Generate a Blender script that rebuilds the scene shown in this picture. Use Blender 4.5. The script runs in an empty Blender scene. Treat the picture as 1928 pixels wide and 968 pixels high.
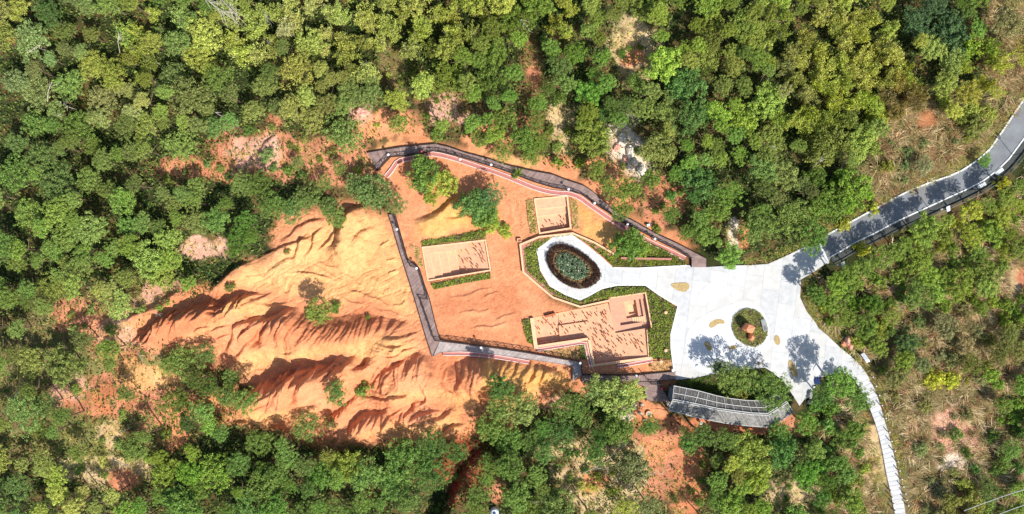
import bpy, bmesh, math, random
import numpy as np
from mathutils import Vector
R = random.Random(7)
RN = np.random.RandomState(11)
scene = bpy.context.scene
COL = scene.collection
# ------------------------------------------------------------------ camera, sky, sun, exposure
CAMH = 130.0
cam_d = bpy.data.cameras.new('camera'); cam = bpy.data.objects.new('camera', cam_d); COL.objects.link(cam)
cam.location = (0, 0, CAMH); cam.rotation_euler = (0, 0, 0)
cam_d.sensor_width = 36.0; cam_d.lens = 18.0 * CAMH / 96.4
cam_d.clip_start = 1.0; cam_d.clip_end = 20000
scene.camera = cam
SUN_EL = math.radians(47); SUN_AZ = (0.62, -0.785)          # direction towards the sun on the ground plane
world = bpy.data.worlds.new('World'); scene.world = world; world.use_nodes = True
wn = world.node_tree.nodes; wl = world.node_tree.links
bg = wn['Background']; sky = wn.new('ShaderNodeTexSky'); sky.sky_type = 'NISHITA'; sky.sun_disc = False
sky.sun_elevation = SUN_EL; sky.sun_rotation = math.atan2(SUN_AZ[0], SUN_AZ[1])
wl.new(sky.outputs[0], bg.inputs[0]); bg.inputs[1].default_value = 0.12
sd = bpy.data.lights.new('sun', 'SUN'); sd.energy = 4.9; sd.angle = math.radians(0.5); sd.color = (1.0, 0.965, 0.905)
sun = bpy.data.objects.new('sun', sd); COL.objects.link(sun)
dv = Vector((-SUN_AZ[0] * math.cos(SUN_EL), -SUN_AZ[1] * math.cos(SUN_EL), -math.sin(SUN_EL)))
sun.rotation_euler = dv.to_track_quat('-Z', 'Y').to_euler()
scene.view_settings.view_transform = 'Standard'; scene.view_settings.look = 'None'
scene.view_settings.exposure = 0.25; scene.view_settings.gamma = 1.0
scene.cycles.max_bounces = 5; scene.cycles.diffuse_bounces = 3; scene.cycles.transparent_max_bounces = 4

# ------------------------------------------------------------------ helpers
def lin(c, g=1.0):
    return tuple(((v / 255.0 + 0.055) / 1.055) ** 2.4 * g if v > 10 else v / 255 / 12.92 * g for v in c)
def W(px, py, h=0.0):
    s = 0.1 * (CAMH - h) / CAMH
    return ((px - 964) * s, (484 - py) * s)
def WP(pts, h=0.0): return [W(x, y, h) for x, y in pts]
def link(o, parent=None):
    COL.objects.link(o)
    if parent is not None: o.parent = parent
    return o
def mesh_np(name, V, F, mat=None, smooth=False):
    me = bpy.data.meshes.new(name)
    me.from_pydata([tuple(v) for v in V], [], [tuple(f) for f in F])
    if mat: me.materials.append(mat)
    if smooth: me.shade_smooth()
    me.update()
    return me
def quads_mesh(name, Q, mat=None, cols=None):
    """Q: N x 4 x 3 corner array -> a mesh of loose quads, optional colour per quad."""
    n = len(Q); me = bpy.data.meshes.new(name)
    me.vertices.add(n * 4); me.vertices.foreach_set('co', np.asarray(Q, dtype=np.float32).ravel())
    me.loops.add(n * 4); me.loops.foreach_set('vertex_index', np.arange(n * 4, dtype=np.int32))
    me.polygons.add(n); me.polygons.foreach_set('loop_start', np.arange(0, n * 4, 4, dtype=np.int32))
    me.polygons.foreach_set('loop_total', np.full(n, 4, dtype=np.int32))
    if cols is not None:
        a = me.color_attributes.new('tint', 'FLOAT_COLOR', 'POINT')
        c = np.ones((n, 4, 4), dtype=np.float32); c[:, :, :3] = np.asarray(cols)[:, None, :]
        a.data.foreach_set('color', c.ravel())
    if mat: me.materials.append(mat)
    me.update(calc_edges=True)
    return me
def obj(name, me, parent=None, loc=None):
    o = bpy.data.objects.new(name, me); link(o, parent)
    if loc: o.location = loc
    return o
def empty(name, loc=(0, 0, 0)):
    o = bpy.data.objects.new(name, None); COL.objects.link(o); o.location = loc; o.empty_display_size = 0.3
    return o
def tag(o, label=None, cat=None, group=None, kind=None):
    if label: o['label'] = label
    if cat: o['category'] = cat
    if group: o['group'] = group
    if kind: o['kind'] = kind
    return o
class MB:
    def __init__(s): s.v = []; s.f = []
    def add(s, V, F):
        n = len(s.v); s.v += [tuple(p) for p in V]; s.f += [tuple(i + n for i in f) for f in F]; return s
    def prism(s, poly, z0, z1, zt=None):
        n = len(poly)
        area = sum(poly[i][0] * poly[(i + 1) % n][1] - poly[(i + 1) % n][0] * poly[i][1] for i in range(n))
        if area < 0: poly = poly[::-1]; zt = zt[::-1] if zt else None
        V = [(p[0], p[1], z0) for p in poly] + [(p[0], p[1], (zt[i] if zt else z1)) for i, p in enumerate(poly)]
        F = [tuple(range(n - 1, -1, -1)), tuple(range(n, 2 * n))] + [(i, (i + 1) % n, n + (i + 1) % n, n + i) for i in range(n)]
        return s.add(V, F)
    def bar(s, a, b, w, h=None):
        """box bar from a to b (3-D), w wide, h thick"""
        h = h or w; a = Vector(a); b = Vector(b); d = (b - a).normalized()
        up = Vector((0, 0, 1)) if abs(d.z) < 0.95 else Vector((1, 0, 0))
        sx = d.cross(up).normalized() * (w / 2); sz = sx.cross(d).normalized() * (h / 2)
        V = [a - sx - sz, a + sx - sz, a + sx + sz, a - sx + sz, b - sx - sz, b + sx - sz, b + sx + sz, b - sx + sz]
        F = [(3, 2, 1, 0), (4, 5, 6, 7), (0, 1, 5, 4), (1, 2, 6, 5), (2, 3, 7, 6), (3, 0, 4, 7)]
        return s.add(V, F)
    def tube(s, pts, rads, n=6):
        rings = []
        for i, p in enumerate(pts):
            p = Vector(p); q = Vector(pts[min(i + 1, len(pts) - 1)]); r0 = Vector(pts[max(i - 1, 0)])
            d = (q - r0).normalized(); up = Vector((1, 0, 0)) if abs(d.x) < 0.8 else Vector((0, 1, 0))
            a = d.cross(up).normalized(); b = d.cross(a).normalized()
            rings.append([p + (a * math.cos(t) + b * math.sin(t)) * rads[i] for t in [2 * math.pi * k / n for k in range(n)]])
        V = [v for r in rings for v in r]
        F = [(i * n + k, i * n + (k + 1) % n, (i + 1) * n + (k + 1) % n, (i + 1) * n + k) for i in range(len(pts) - 1) for k in range(n)]
        F += [tuple(range(n - 1, -1, -1)), tuple((len(pts) - 1) * n + k for k in range(n))]
        return s.add(V, F)
    def lathe(s, prof, c=(0, 0), n=16):
        """prof: (r, z) from bottom to top"""
        V = [(c[0] + r * math.cos(2 * math.pi * k / n), c[1] + r * math.sin(2 * math.pi * k / n), z) for r, z in prof for k in range(n)]
        F = [(i * n + k, i * n + (k + 1) % n, (i + 1) * n + (k + 1) % n, (i + 1) * n + k) for i in range(len(prof) - 1) for k in range(n)]
        F += [tuple(range(n - 1, -1, -1)), tuple((len(prof) - 1) * n + k for k in range(n))]
        return s.add(V, F)
    def mesh(s, name, mat, smooth=False): return mesh_np(name, s.v, s.f, mat, smooth)
    def build(s, name, mat, parent=None, smooth=False): return obj(name, s.mesh(name, mat, smooth), parent)

def seglen(P): return [math.dist(P[i], P[i + 1]) for i in range(len(P) - 1)]
def resample(P, n):
    L = seglen(P); T = sum(L); out = []
    for k in range(n + 1):
        t = T * k / n; i = 0
        while i < len(L) - 1 and t > L[i]: t -= L[i]; i += 1
        u = min(1, t / max(L[i], 1e-9)); out.append(tuple(P[i][j] + (P[i + 1][j] - P[i][j]) * u for j in range(len(P[0]))))
    return out
def offset(P, d):
    """offset open polyline to its left by d with mitres"""
    out = []
    for i in range(len(P)):
        a = Vector(P[max(i - 1, 0)][:2]); b = Vector(P[i][:2]); c = Vector(P[min(i + 1, len(P) - 1)][:2])
        u = (b - a).normalized() if i > 0 else (c - b).normalized(); v = (c - b).normalized() if i < len(P) - 1 else u
        n1 = Vector((-u.y, u.x)); n2 = Vector((-v.y, v.x)); m = n1 + n2
        if m.length < 1e-6: m = n1
        m.normalize(); k = d / max(0.4, m.dot(n1)); out.append((b.x + m.x * k, b.y + m.y * k))
    return out
def band(P, a, b): return offset(P, a) + offset(P, b)[::-1]
def smooth_poly(P, it=2, closed=True):
    for _ in range(it):
        Q = []; n = len(P)
        rng = range(n) if closed else range(n - 1)
        if not closed: Q.append(P[0])
        for i in rng:
            a = P[i]; b = P[(i + 1) % n]
            Q.append((a[0] * .75 + b[0] * .25, a[1] * .75 + b[1] * .25)); Q.append((a[0] * .25 + b[0] * .75, a[1] * .25 + b[1] * .75))
        if not closed: Q.append(P[-1])
        P = Q
    return P
# numpy noise ------------------------------------------------------
def _hash(ix, iy, s):
    h = (ix.astype(np.int64) * 374761393 + iy.astype(np.int64) * 668265263 + s * 1442695041) & 0xffffffff
    h = ((h ^ (h >> 13)) * 1274126177) & 0xffffffff
    return ((h ^ (h >> 16)) & 0xffff) / 65535.0
def vnoise(x, y, s=0):
    ix = np.floor(x); iy = np.floor(y); fx = x - ix; fy = y - iy
    fx = fx * fx * fx * (fx * (fx * 6 - 15) + 10); fy = fy * fy * fy * (fy * (fy * 6 - 15) + 10)
    a = _hash(ix, iy, s); b = _hash(ix + 1, iy, s); c = _hash(ix, iy + 1, s); d = _hash(ix + 1, iy + 1, s)
    return (a + (b - a) * fx + (c - a) * fy + (a - b - c + d) * fx * fy) * 2 - 1
def fbm(x, y, o=4, s=0):
    t = 0; a = 1.0; m = 0
    for k in range(o):
        t = t + a * vnoise(x * 2 ** k, y * 2 ** k, s + k); m += a; a *= 0.5
    return t / m
def in_poly(x, y, P):
    r = np.zeros(x.shape, bool); n = len(P)
    for i in range(n):
        x1, y1 = P[i]; x2, y2 = P[(i + 1) % n]
        if y1 == y2: continue
        c = ((y1 > y) != (y2 > y)) & (x < (x2 - x1) * (y - y1) / (y2 - y1) + x1)
        r ^= c
    return r
def sdf(x, y, P):
    """signed distance, negative inside"""
    d = np.full(x.shape, 1e9); n = len(P)
    for i in range(n):
        ax, ay = P[i]; bx, by = P[(i + 1) % n]; ex = bx - ax; ey = by - ay
        t = np.clip(((x - ax) * ex + (y - ay) * ey) / (ex * ex + ey * ey + 1e-12), 0, 1)
        d = np.minimum(d, (x - ax - t * ex) ** 2 + (y - ay - t * ey) ** 2)
    d = np.sqrt(d); return np.where(in_poly(x, y, P), -d, d)
def sstep(a, b, x):
    t = np.clip((x - a) / (b - a), 0, 1); return t * t * (3 - 2 * t)

# ------------------------------------------------------------------ materials
def nm(name):
    m = bpy.data.materials.new(name); m.use_nodes = True
    return m, m.node_tree.nodes, m.node_tree.links, m.node_tree.nodes['Principled BSDF']
def mat(name, c, rough=0.85, var=0.12, scale=2.0, bump=0.0, bscale=8.0, metallic=0.0, var2=None, stretch=None):
    m, n, l, p = nm(name)
    p.inputs['Roughness'].default_value = rough; p.inputs['Metallic'].default_value = metallic
    p.inputs['Specular IOR Level'].default_value = 0.25
    tc = n.new('ShaderNodeTexCoord'); src = tc.outputs['Object']
    if stretch:
        mp = n.new('ShaderNodeMapping'); mp.inputs['Scale'].default_value = stretch; l.new(src, mp.inputs[0]); src = mp.outputs[0]
    t1 = n.new('ShaderNodeTexNoise'); t1.inputs['Scale'].default_value = scale; t1.inputs['Detail'].default_value = 6; l.new(src, t1.inputs[0])
    cr = n.new('ShaderNodeValToRGB'); e = cr.color_ramp.elements
    e[0].position = 0.3; e[1].position = 0.7
    c2 = var2 or c
    e[0].color = (*[max(0, v * (1 - var)) for v in c], 1); e[1].color = (*[min(1, v * (1 + var)) for v in c2], 1)
    l.new(t1.outputs[0], cr.inputs[0]); l.new(cr.outputs[0], p.inputs['Base Color'])
    if bump:
        t2 = n.new('ShaderNodeTexNoise'); t2.inputs['Scale'].default_value = bscale; t2.inputs['Detail'].default_value = 5; l.new(src, t2.inputs[0])
        b = n.new('ShaderNodeBump'); b.inputs['Strength'].default_value = bump; b.inputs['Distance'].default_value = 0.1
        l.new(t2.outputs[0], b.inputs['Height']); l.new(b.outputs[0], p.inputs['Normal'])
    return m
def leaf_mat(name, attr=False, trans=0.3, spread=0.55):
    """foliage: object colour (or vertex tint) times a random value per leaf, part translucent"""
    m, n, l, p = nm(name)
    if attr:
        a = n.new('ShaderNodeVertexColor'); a.layer_name = 'tint'; c = a.outputs[0]
    else:
        a = n.new('ShaderNodeObjectInfo'); c = a.outputs['Color']
    g = n.new('ShaderNodeNewGeometry')
    mr = n.new('ShaderNodeMapRange'); mr.inputs['To Min'].default_value = 1 - spread; mr.inputs['To Max'].default_value = 1 + spread
    l.new(g.outputs['Random Per Island'], mr.inputs[0])
    hs = n.new('ShaderNodeHueSaturation'); l.new(c, hs.inputs['Color']); l.new(mr.outputs[0], hs.inputs['Value'])
    mh = n.new('ShaderNodeMapRange'); mh.inputs['To Min'].default_value = 0.475; mh.inputs['To Max'].default_value = 0.52
    mm = n.new('ShaderNodeMath'); mm.operation = 'FRACT'; mx = n.new('ShaderNodeMath'); mx.operation = 'MULTIPLY'; mx.inputs[1].default_value = 7.31
    l.new(g.outputs['Random Per Island'], mx.inputs[0]); l.new(mx.outputs[0], mm.inputs[0]); l.new(mm.outputs[0], mh.inputs[0]); l.new(mh.outputs[0], hs.inputs['Hue'])
    l.new(hs.outputs[0], p.inputs['Base Color']); p.inputs['Roughness'].default_value = 0.6; p.inputs['Specular IOR Level'].default_value = 0.2
    tr = n.new('ShaderNodeBsdfTranslucent'); l.new(hs.outputs[0], tr.inputs[0])
    ms = n.new('ShaderNodeMixShader'); ms.inputs[0].default_value = trans
    l.new(p.outputs[0], ms.inputs[1]); l.new(tr.outputs[0], ms.inputs[2]); l.new(ms.outputs[0], n['Material Output'].inputs[0])
    return m
M = {}
M['leaf'] = leaf_mat('leaf'); M['leaf_tint'] = leaf_mat('ground_leaf', attr=True, spread=0.4)
M['bark'] = mat('bark', lin((120, 100, 80)), 0.9, 0.3, 6, 0.4)
M['pale_bark'] = mat('pale_bark', lin((200, 190, 170)), 0.9, 0.2, 6)
M['concrete'] = mat('pale_concrete', (0.61, 0.605, 0.59), 0.85, 0.09, 0.9, 0.1, 30)
M['concrete2'] = mat('pale_concrete_greyer', (0.555, 0.553, 0.545), 0.85, 0.10, 1.1, 0.1, 30)
M['concrete3'] = mat('pale_concrete_warm', (0.595, 0.58, 0.55), 0.85, 0.09, 0.7, 0.1, 30)
M['joint'] = mat('joint_mortar', (0.45, 0.44, 0.42), 0.9, 0.05, 3)
M['white'] = mat('white_border_stone', (0.76, 0.755, 0.74), 0.8, 0.04, 3)
M['white_gravel'] = mat('white_gravel', (0.74, 0.74, 0.735), 0.9, 0.22, 9, 0.6, 22)
M['tan_gravel'] = mat('tan_gravel', lin((185, 160, 110)), 0.95, 0.45, 9, 0.6, 16)
M['asphalt'] = mat('asphalt', (0.215, 0.225, 0.235), 0.85, 0.18, 0.35, 0.2, 30)
M['asphalt_patch'] = mat('asphalt_patch', (0.215, 0.21, 0.205), 0.85, 0.12, 0.8)
M['paint'] = mat('white_paint', (0.78, 0.78, 0.76), 0.7, 0.08, 2)
M['ditch'] = mat('ditch_concrete_shaded', (0.07, 0.075, 0.07), 0.9, 0.3, 1.2)
M['rail_metal'] = mat('dull_steel', (0.25, 0.27, 0.28), 0.5, 0.1, 3, metallic=0.3)
M['plank'] = mat('deck_board', (0.30, 0.205, 0.18), 0.8, 0.25, 1.3, 0.2, 10)
M['plank_light'] = mat('deck_board_sunbleached', (0.44, 0.37, 0.34), 0.8, 0.22, 1.3, 0.2, 10)
M['plank_strip'] = mat('deck_cover_strip', (0.48, 0.38, 0.35), 0.8, 0.1, 3)
M['rail_wood'] = mat('dark_rail_timber', (0.05, 0.035, 0.035), 0.7, 0.2, 5)
M['clay_wall'] = mat('cream_clay_render', lin((238, 192, 150)), 0.95, 0.1, 1.5, 0.3, 12)
M['clay_side'] = mat('earth_cut_face', lin((190, 112, 80)), 0.95, 0.2, 1.5, 0.5, 8)
M['clay_floor'] = mat('pit_floor_earth', lin((228, 178, 142)), 0.95, 0.16, 1.3, 0.5, 7, var2=lin((224, 170, 132)))
M['clay_grey'] = mat('pit_step_paving', lin((206, 158, 130)), 0.95, 0.1, 1.8, 0.2, 10)
M['brick'] = mat('pink_brick', lin((188, 122, 112)), 0.9, 0.25, 6, 0.3, 14)
M['brick_brown'] = mat('brown_brick_paving', lin((185, 128, 110)), 0.9, 0.22, 5, 0.3, 12)
M['pale_kerb'] = mat('pale_pink_kerb', lin((236, 205, 195)), 0.9, 0.12, 3)
M['pedestal'] = mat('earth_pedestal', lin((205, 135, 95)), 0.95, 0.25, 5)
M['boulder'] = mat('orange_sandstone', lin((225, 150, 110)), 0.9, 0.18, 1.6, 0.8, 3)
M['grey_stone'] = mat('grey_stone', lin((150, 150, 145)), 0.9, 0.25, 4, 0.5, 6)
M['pale_rock'] = mat('pale_rock', lin((236, 218, 198)), 0.95, 0.3, 1.5, 0.8, 3)
M['pink_rock'] = mat('pink_rock', lin((225, 165, 145)), 0.95, 0.25, 1.5, 0.8, 3)
M['roof_dark'] = mat('weathered_roof_board_dark', (0.21, 0.195, 0.175), 0.85, 0.45, 2.2)
M['roof_light'] = mat('weathered_roof_board_pale', (0.27, 0.26, 0.24), 0.85, 0.35, 2.2)  # south slope boards, a paler grey than the north slope
M['batten'] = mat('pale_batten', (0.60, 0.59, 0.56), 0.8, 0.12, 3)
M['hedge_soil'] = mat('bed_soil', (0.10, 0.07, 0.04), 0.95, 0.3, 4)
M['lamp_white'] = mat('white_lamp_cap', (0.85, 0.85, 0.82), 0.4, 0.03, 3)
M['lamp_red'] = mat('red_lamp_cap', (0.65, 0.10, 0.09), 0.5, 0.1, 3)
M['black'] = mat('black_metal', (0.025, 0.027, 0.03), 0.5, 0.1, 3)
M['panel'] = mat('solar_panel', (0.55, 0.58, 0.63), 0.25, 0.1, 3)
M['red'] = mat('red_plastic', (0.6, 0.06, 0.09), 0.5, 0.1, 3)
M['blue'] = mat('blue_tarp', lin((62, 78, 125)), 0.5, 0.25, 3)
M['turq'] = mat('turquoise_plastic', lin((120, 220, 205)), 0.5, 0.2, 3)
M['whiteblue'] = mat('white_tank_plastic', lin((215, 228, 238)), 0.4, 0.1, 3)
M['skin'] = mat('skin', lin((190, 140, 110)), 0.6, 0.05, 3)
M['straw'] = mat('straw_hat', lin((225, 190, 140)), 0.9, 0.15, 12)
M['dark_cloth'] = mat('dark_cloth', (0.03, 0.03, 0.035), 0.9, 0.2, 6)
M['khaki_cloth'] = mat('grey_cloth', (0.2, 0.2, 0.19), 0.9, 0.2, 6)
M['cable'] = mat('pale_cable', (0.6, 0.62, 0.6), 0.5, 0.05, 3)
M['dry_soil'] = mat('dry_planting_soil', lin((200, 150, 105)), 0.95, 0.2, 2, 0.4, 8)
# terrain material: soil colour painted per place, plus grain
m, n, l, p = nm('soil')
vc = n.new('ShaderNodeVertexColor'); vc.layer_name = 'soil'
tc = n.new('ShaderNodeTexCoord')
a1 = n.new('ShaderNodeTexNoise'); a1.inputs['Scale'].default_value = 0.8; a1.inputs['Detail'].default_value = 8; a1.inputs['Roughness'].default_value = 0.65
l.new(tc.outputs['Object'], a1.inputs[0])
mr = n.new('ShaderNodeMapRange'); mr.inputs['From Min'].default_value = 0.3; mr.inputs['From Max'].default_value = 0.7; mr.inputs['To Min'].default_value = 0.78; mr.inputs['To Max'].default_value = 1.16
l.new(a1.outputs[0], mr.inputs[0])
mx = n.new('ShaderNodeVectorMath'); mx.operation = 'SCALE'; l.new(vc.outputs[0], mx.inputs[0]); l.new(mr.outputs[0], mx.inputs['Scale'])
a3 = n.new('ShaderNodeTexNoise'); a3.inputs['Scale'].default_value = 3.2; a3.inputs['Detail'].default_value = 4; a3.inputs['Roughness'].default_value = 0.8; l.new(tc.outputs['Object'], a3.inputs[0])
mr3 = n.new('ShaderNodeMapRange'); mr3.inputs['From Min'].default_value = 0.35; mr3.inputs['From Max'].default_value = 0.65; mr3.inputs['To Min'].default_value = 0.9; mr3.inputs['To Max'].default_value = 1.1; l.new(a3.outputs[0], mr3.inputs[0])
mx3 = n.new('ShaderNodeVectorMath'); mx3.operation = 'SCALE'; l.new(mx.outputs[0], mx3.inputs[0]); l.new(mr3.outputs[0], mx3.inputs['Scale'])
l.new(mx3.outputs[0], p.inputs['Base Color']); p.inputs['Roughness'].default_value = 0.95; p.inputs['Specular IOR Level'].default_value = 0.1
a2 = n.new('ShaderNodeTexNoise'); a2.inputs['Scale'].default_value = 3.5; a2.inputs['Detail'].default_value = 6; l.new(tc.outputs['Object'], a2.inputs[0])
b = n.new('ShaderNodeBump'); b.inputs['Strength'].default_value = 0.55; b.inputs['Distance'].default_value = 0.25
l.new(a2.outputs[0], b.inputs['Height']); l.new(b.outputs[0], p.inputs['Normal'])
M['soil'] = m

# ------------------------------------------------------------------ terrain
FLAT = WP([(690, 285), (745, 262), (830, 258), (930, 286), (1040, 314), (1110, 336), (1170, 381), (1300, 455), (1345, 488), (1440, 488), (1540, 438), (1640, 380), (1760, 325), (1860, 260), (1928, 165), (2000, 40), (2080, 80), (1960, 290), (1850, 385), (1740, 440), (1600, 512), (1530, 535), (1522, 570), (1575, 625), (1655, 700), (1705, 860), (1745, 1040), (1660, 1040), (1640, 830), (1600, 730), (1560, 745), (1510, 790), (1455, 825), (1300, 806), (1230, 795), (1190, 740), (1090, 730), (1070, 695), (820, 675), (740, 430), (728, 400), (690, 330)])
PIT1 = [(1005, 374), (1069, 368), (1076, 431), (1015, 441)]
PIT2 = [(794, 465), (915, 451), (925, 510), (805, 530)]
PIT3 = [(998, 601), (1024, 594), (1046, 589), (1097, 581), (1146, 571), (1148, 561), (1216, 551), (1227, 616), (1219, 621), (1221, 674), (1116, 689), (1106, 638), (1006, 654)]
# eroded scarps: foot line in pixels (crisp edge), width to the rounded crest, drop, run-out beyond the crest, flute wavelength, flute amplitude, flute direction
SC = [
 ([(676, 385), (660, 392), (651, 397), (643, 416), (634, 438), (631, 456), (622, 462)], 1.5, 2.0, 6, 0, 0),
 ([(629, 436), (618, 450), (608, 461), (600, 469)], .5, .55, 1.6, 0, 0),
 ([(604, 430), (592, 441), (587, 455), (583, 468), (574, 481)], .55, .6, 1.8, 0, 0),
 ([(572, 444), (563, 455), (559, 468), (552, 483)], .6, .6, 1.8, 0, 0),
 ([(700, 427), (685, 432), (672, 442), (663, 458)], .8, .5, 3, 0, 0),
 ([(608, 412), (588, 412), (568, 420), (550, 435), (530, 450)], .7, .5, 2.5, 0, 0),
 ([(586, 444), (565, 452), (540, 459), (515, 470), (490, 482)], .6, .55, 3, 0, 0),
 ([(553, 484), (538, 487), (520, 497), (505, 506)], .7, .45, 4, 0, 0),
 ([(470, 490), (454, 495), (434, 511), (404, 534), (396, 540)], .9, 1.2, 5, 0, 0),
 ([(476, 549), (460, 549), (447, 553), (436, 562), (421, 570), (408, 563), (404, 557), (389, 568), (363, 573), (346, 579), (326, 582), (303, 595), (283, 612), (257, 629)], 2.6, 2.7, 7, 1.9, .5),
 ([(537, 568), (522, 573), (506, 572), (494, 569)], .5, .45, 2, 0, 0),
 ([(556, 578), (545, 578), (535, 583), (522, 592), (500, 598), (489, 594), (472, 601), (451, 608), (447, 622), (439, 640), (428, 655)], 1.0, 1.15, 4, 0, 0),
 ([(545, 586), (560, 588), (580, 590), (600, 592), (622, 598), (650, 594), (679, 590), (698, 591), (719, 596), (740, 600), (761, 606), (778, 613)], 4.6, 1.75, 7, 0, 0),
 ([(545, 586), (532, 597), (515, 610), (498, 622), (486, 640), (474, 655)], 1.6, 1.3, 4, 0, 0),
 ([(470, 640), (458, 655), (444, 670)], .8, .8, 3, 0, 0),
 ([(779, 653), (759, 655), (745, 668), (725, 668), (708, 660)], .5, .4, 2, 0, 0),
 ([(781, 637), (768, 644), (752, 648), (730, 648), (715, 643)], .5, .38, 2, 0, 0),
 ([(780, 624), (765, 630), (748, 633), (730, 631)], .5, .3, 2, 0, 0),
 ([(812, 668), (790, 667), (768, 667), (762, 678), (741, 682), (724, 693), (712, 700), (700, 706)], 4.4, 1.8, 5, 0, 0),
 ([(691, 677), (688, 684), (681, 688), (673, 689)], 1.0, 1.3, 2.0, 0, 0),
 ([(664, 672), (653, 683), (646, 688), (638, 690)], 1.0, 1.3, 2.0, 0, 0),
 ([(635, 673), (629, 680), (612, 684), (584, 689), (562, 692), (548, 693), (531, 696), (520, 709), (494, 718), (463, 730), (450, 736)], 2.7, 3.0, 6, 2.6, .55),
 ([(560, 695), (548, 708), (538, 724), (526, 745), (510, 770)], 1.0, 1.1, 3, 0, 0),
 ([(590, 690), (580, 712), (566, 735), (548, 760)], 1.2, 1.2, 3, 0, 0),
 ([(1002, 684), (985, 682), (967, 679), (940, 674), (910, 671), (895, 671), (874, 676), (856, 685), (848, 690)], 5.0, 2.1, 4, 0, 0),
 ([(1064, 712), (1057, 704), (1045, 695), (1029, 689), (1011, 689)], .9, 1.0, 4, 0, 0),
 ([(870, 706), (862, 722), (852, 740), (868, 748)], .5, .4, 2, 0, 0),
 ([(738, 762), (727, 765), (718, 774), (700, 771), (682, 776), (669, 788), (659, 801), (651, 822)], 3.0, 1.45, 5, 0, 0),
 ([(778, 760), (770, 771), (756, 775), (742, 785)], 1.5, 1.1, 3, 0, 0),
 ([(823, 771), (805, 773), (790, 777), (772, 788)], .7, .6, 2, 0, 0),
 ([(846, 771), (838, 779), (820, 785), (800, 794)], .8, .7, 2.5, 0, 0),
 ([(870, 798), (852, 799), (838, 808), (828, 818)], .7, .7, 2.5, 0, 0),
 ([(762, 742), (745, 742), (725, 748), (700, 748), (680, 742)], .5, .5, 3, 0, 0),
 ([(668, 744), (650, 760), (630, 775), (610, 792)], 1.0, .9, 3, .9, .2),
 ([(858, 366), (840, 383), (815, 399), (788, 409)], 1.2, .8, 4, 0, 0),
 ([(884, 402), (872, 403), (858, 408), (846, 409)], .5, .35, 2, 0, 0),
 ([(905, 840), (880, 865), (858, 900), (838, 940), (820, 985)], 1.6, 2.6, 3, 1.6, .4),
 ([(925, 850), (935, 880), (942, 910), (950, 935)], 1.0, 1.2, 3, 0, 0),
 ([(330, 545), (310, 562), (280, 578), (245, 590), (215, 602)], 1.2, 1.0, 4, 0, 0),
 ([(175, 585), (150, 592), (130, 605)], .8, .7, 3, 0, 0),
 ([(520, 250), (505, 262), (490, 285), (482, 300)], .6, .6, 4, 0, 0),
]
RILL = [
 ([(541, 513), (558, 510), (576, 511), (598, 515), (615, 519), (640, 530)], .34), ([(576, 493), (597, 497), (612, 508), (630, 518), (645, 525), (663, 529)], .16),
 ([(595, 488), (612, 495), (620, 499), (631, 501), (645, 506)], .2), ([(635, 511), (648, 513), (662, 521), (676, 532), (690, 543)], .22),
 ([(660, 495), (680, 508), (700, 522), (716, 530)], .12), ([(645, 480), (668, 492), (690, 508), (715, 530), (730, 545)], .12),
 ([(727, 516), (738, 510), (751, 507)], .26), ([(711, 461), (720, 458), (732, 451)], .22), ([(725, 488), (735, 486), (742, 482)], .2),
 ([(656, 543), (670, 547), (686, 553), (700, 554)], .26), ([(678, 557), (695, 557), (719, 562), (729, 571), (740, 578)], .26), ([(640, 552), (652, 562), (669, 568), (680, 571), (688, 568)], .22),
 ([(737, 572), (752, 572), (764, 563)], .2), ([(708, 583), (728, 581), (748, 590), (772, 595)], .16), ([(700, 575), (725, 588), (752, 596)], .1),
 ([(530, 515), (528, 530), (533, 545), (545, 558), (551, 575)], .2), ([(546, 520), (542, 538), (538, 552)], .18), ([(515, 525), (525, 545), (536, 553)], .14), ([(558, 535), (548, 548), (552, 560)], .16),
 ([(455, 520), (480, 518), (505, 520), (525, 527)], .08), ([(520, 665), (545, 664), (560, 663)], .22), ([(552, 672), (563, 677), (573, 674)], .22), ([(560, 685), (590, 690), (620, 684)], .1),
 ([(475, 700), (500, 690), (515, 680), (530, 690)], .1), ([(455, 660), (500, 655), (550, 652), (620, 655), (700, 650)], .05), ([(500, 610), (480, 622), (465, 634)], .14), ([(520, 606), (508, 622), (492, 640)], .16),
 ([(830, 725), (845, 735), (858, 742), (862, 760), (868, 790)], .3), ([(838, 690), (832, 705), (826, 722)], .18), ([(845, 690), (842, 705), (838, 722)], .18), ([(822, 690), (818, 706), (815, 722)], .18),
 ([(740, 440), (736, 455), (742, 480)], .08), ([(795, 770), (800, 740), (812, 735)], .12), ([(700, 735), (720, 738), (742, 735)], .2), ([(640, 740), (665, 730), (690, 722), (715, 725)], .12),
 ([(860, 590), (890, 582), (905, 585), (930, 575)], .16), ([(880, 620), (905, 612), (930, 614), (960, 600)], .18), ([(840, 560), (870, 556), (900, 545), (935, 535)], .14), ([(905, 560), (925, 550), (945, 548)], .12), ([(930, 600), (955, 590), (975, 585)], .14),
 ([(960, 372), (968, 400), (972, 430)], .1), ([(975, 372), (984, 402), (990, 430)], .1),
]
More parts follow.
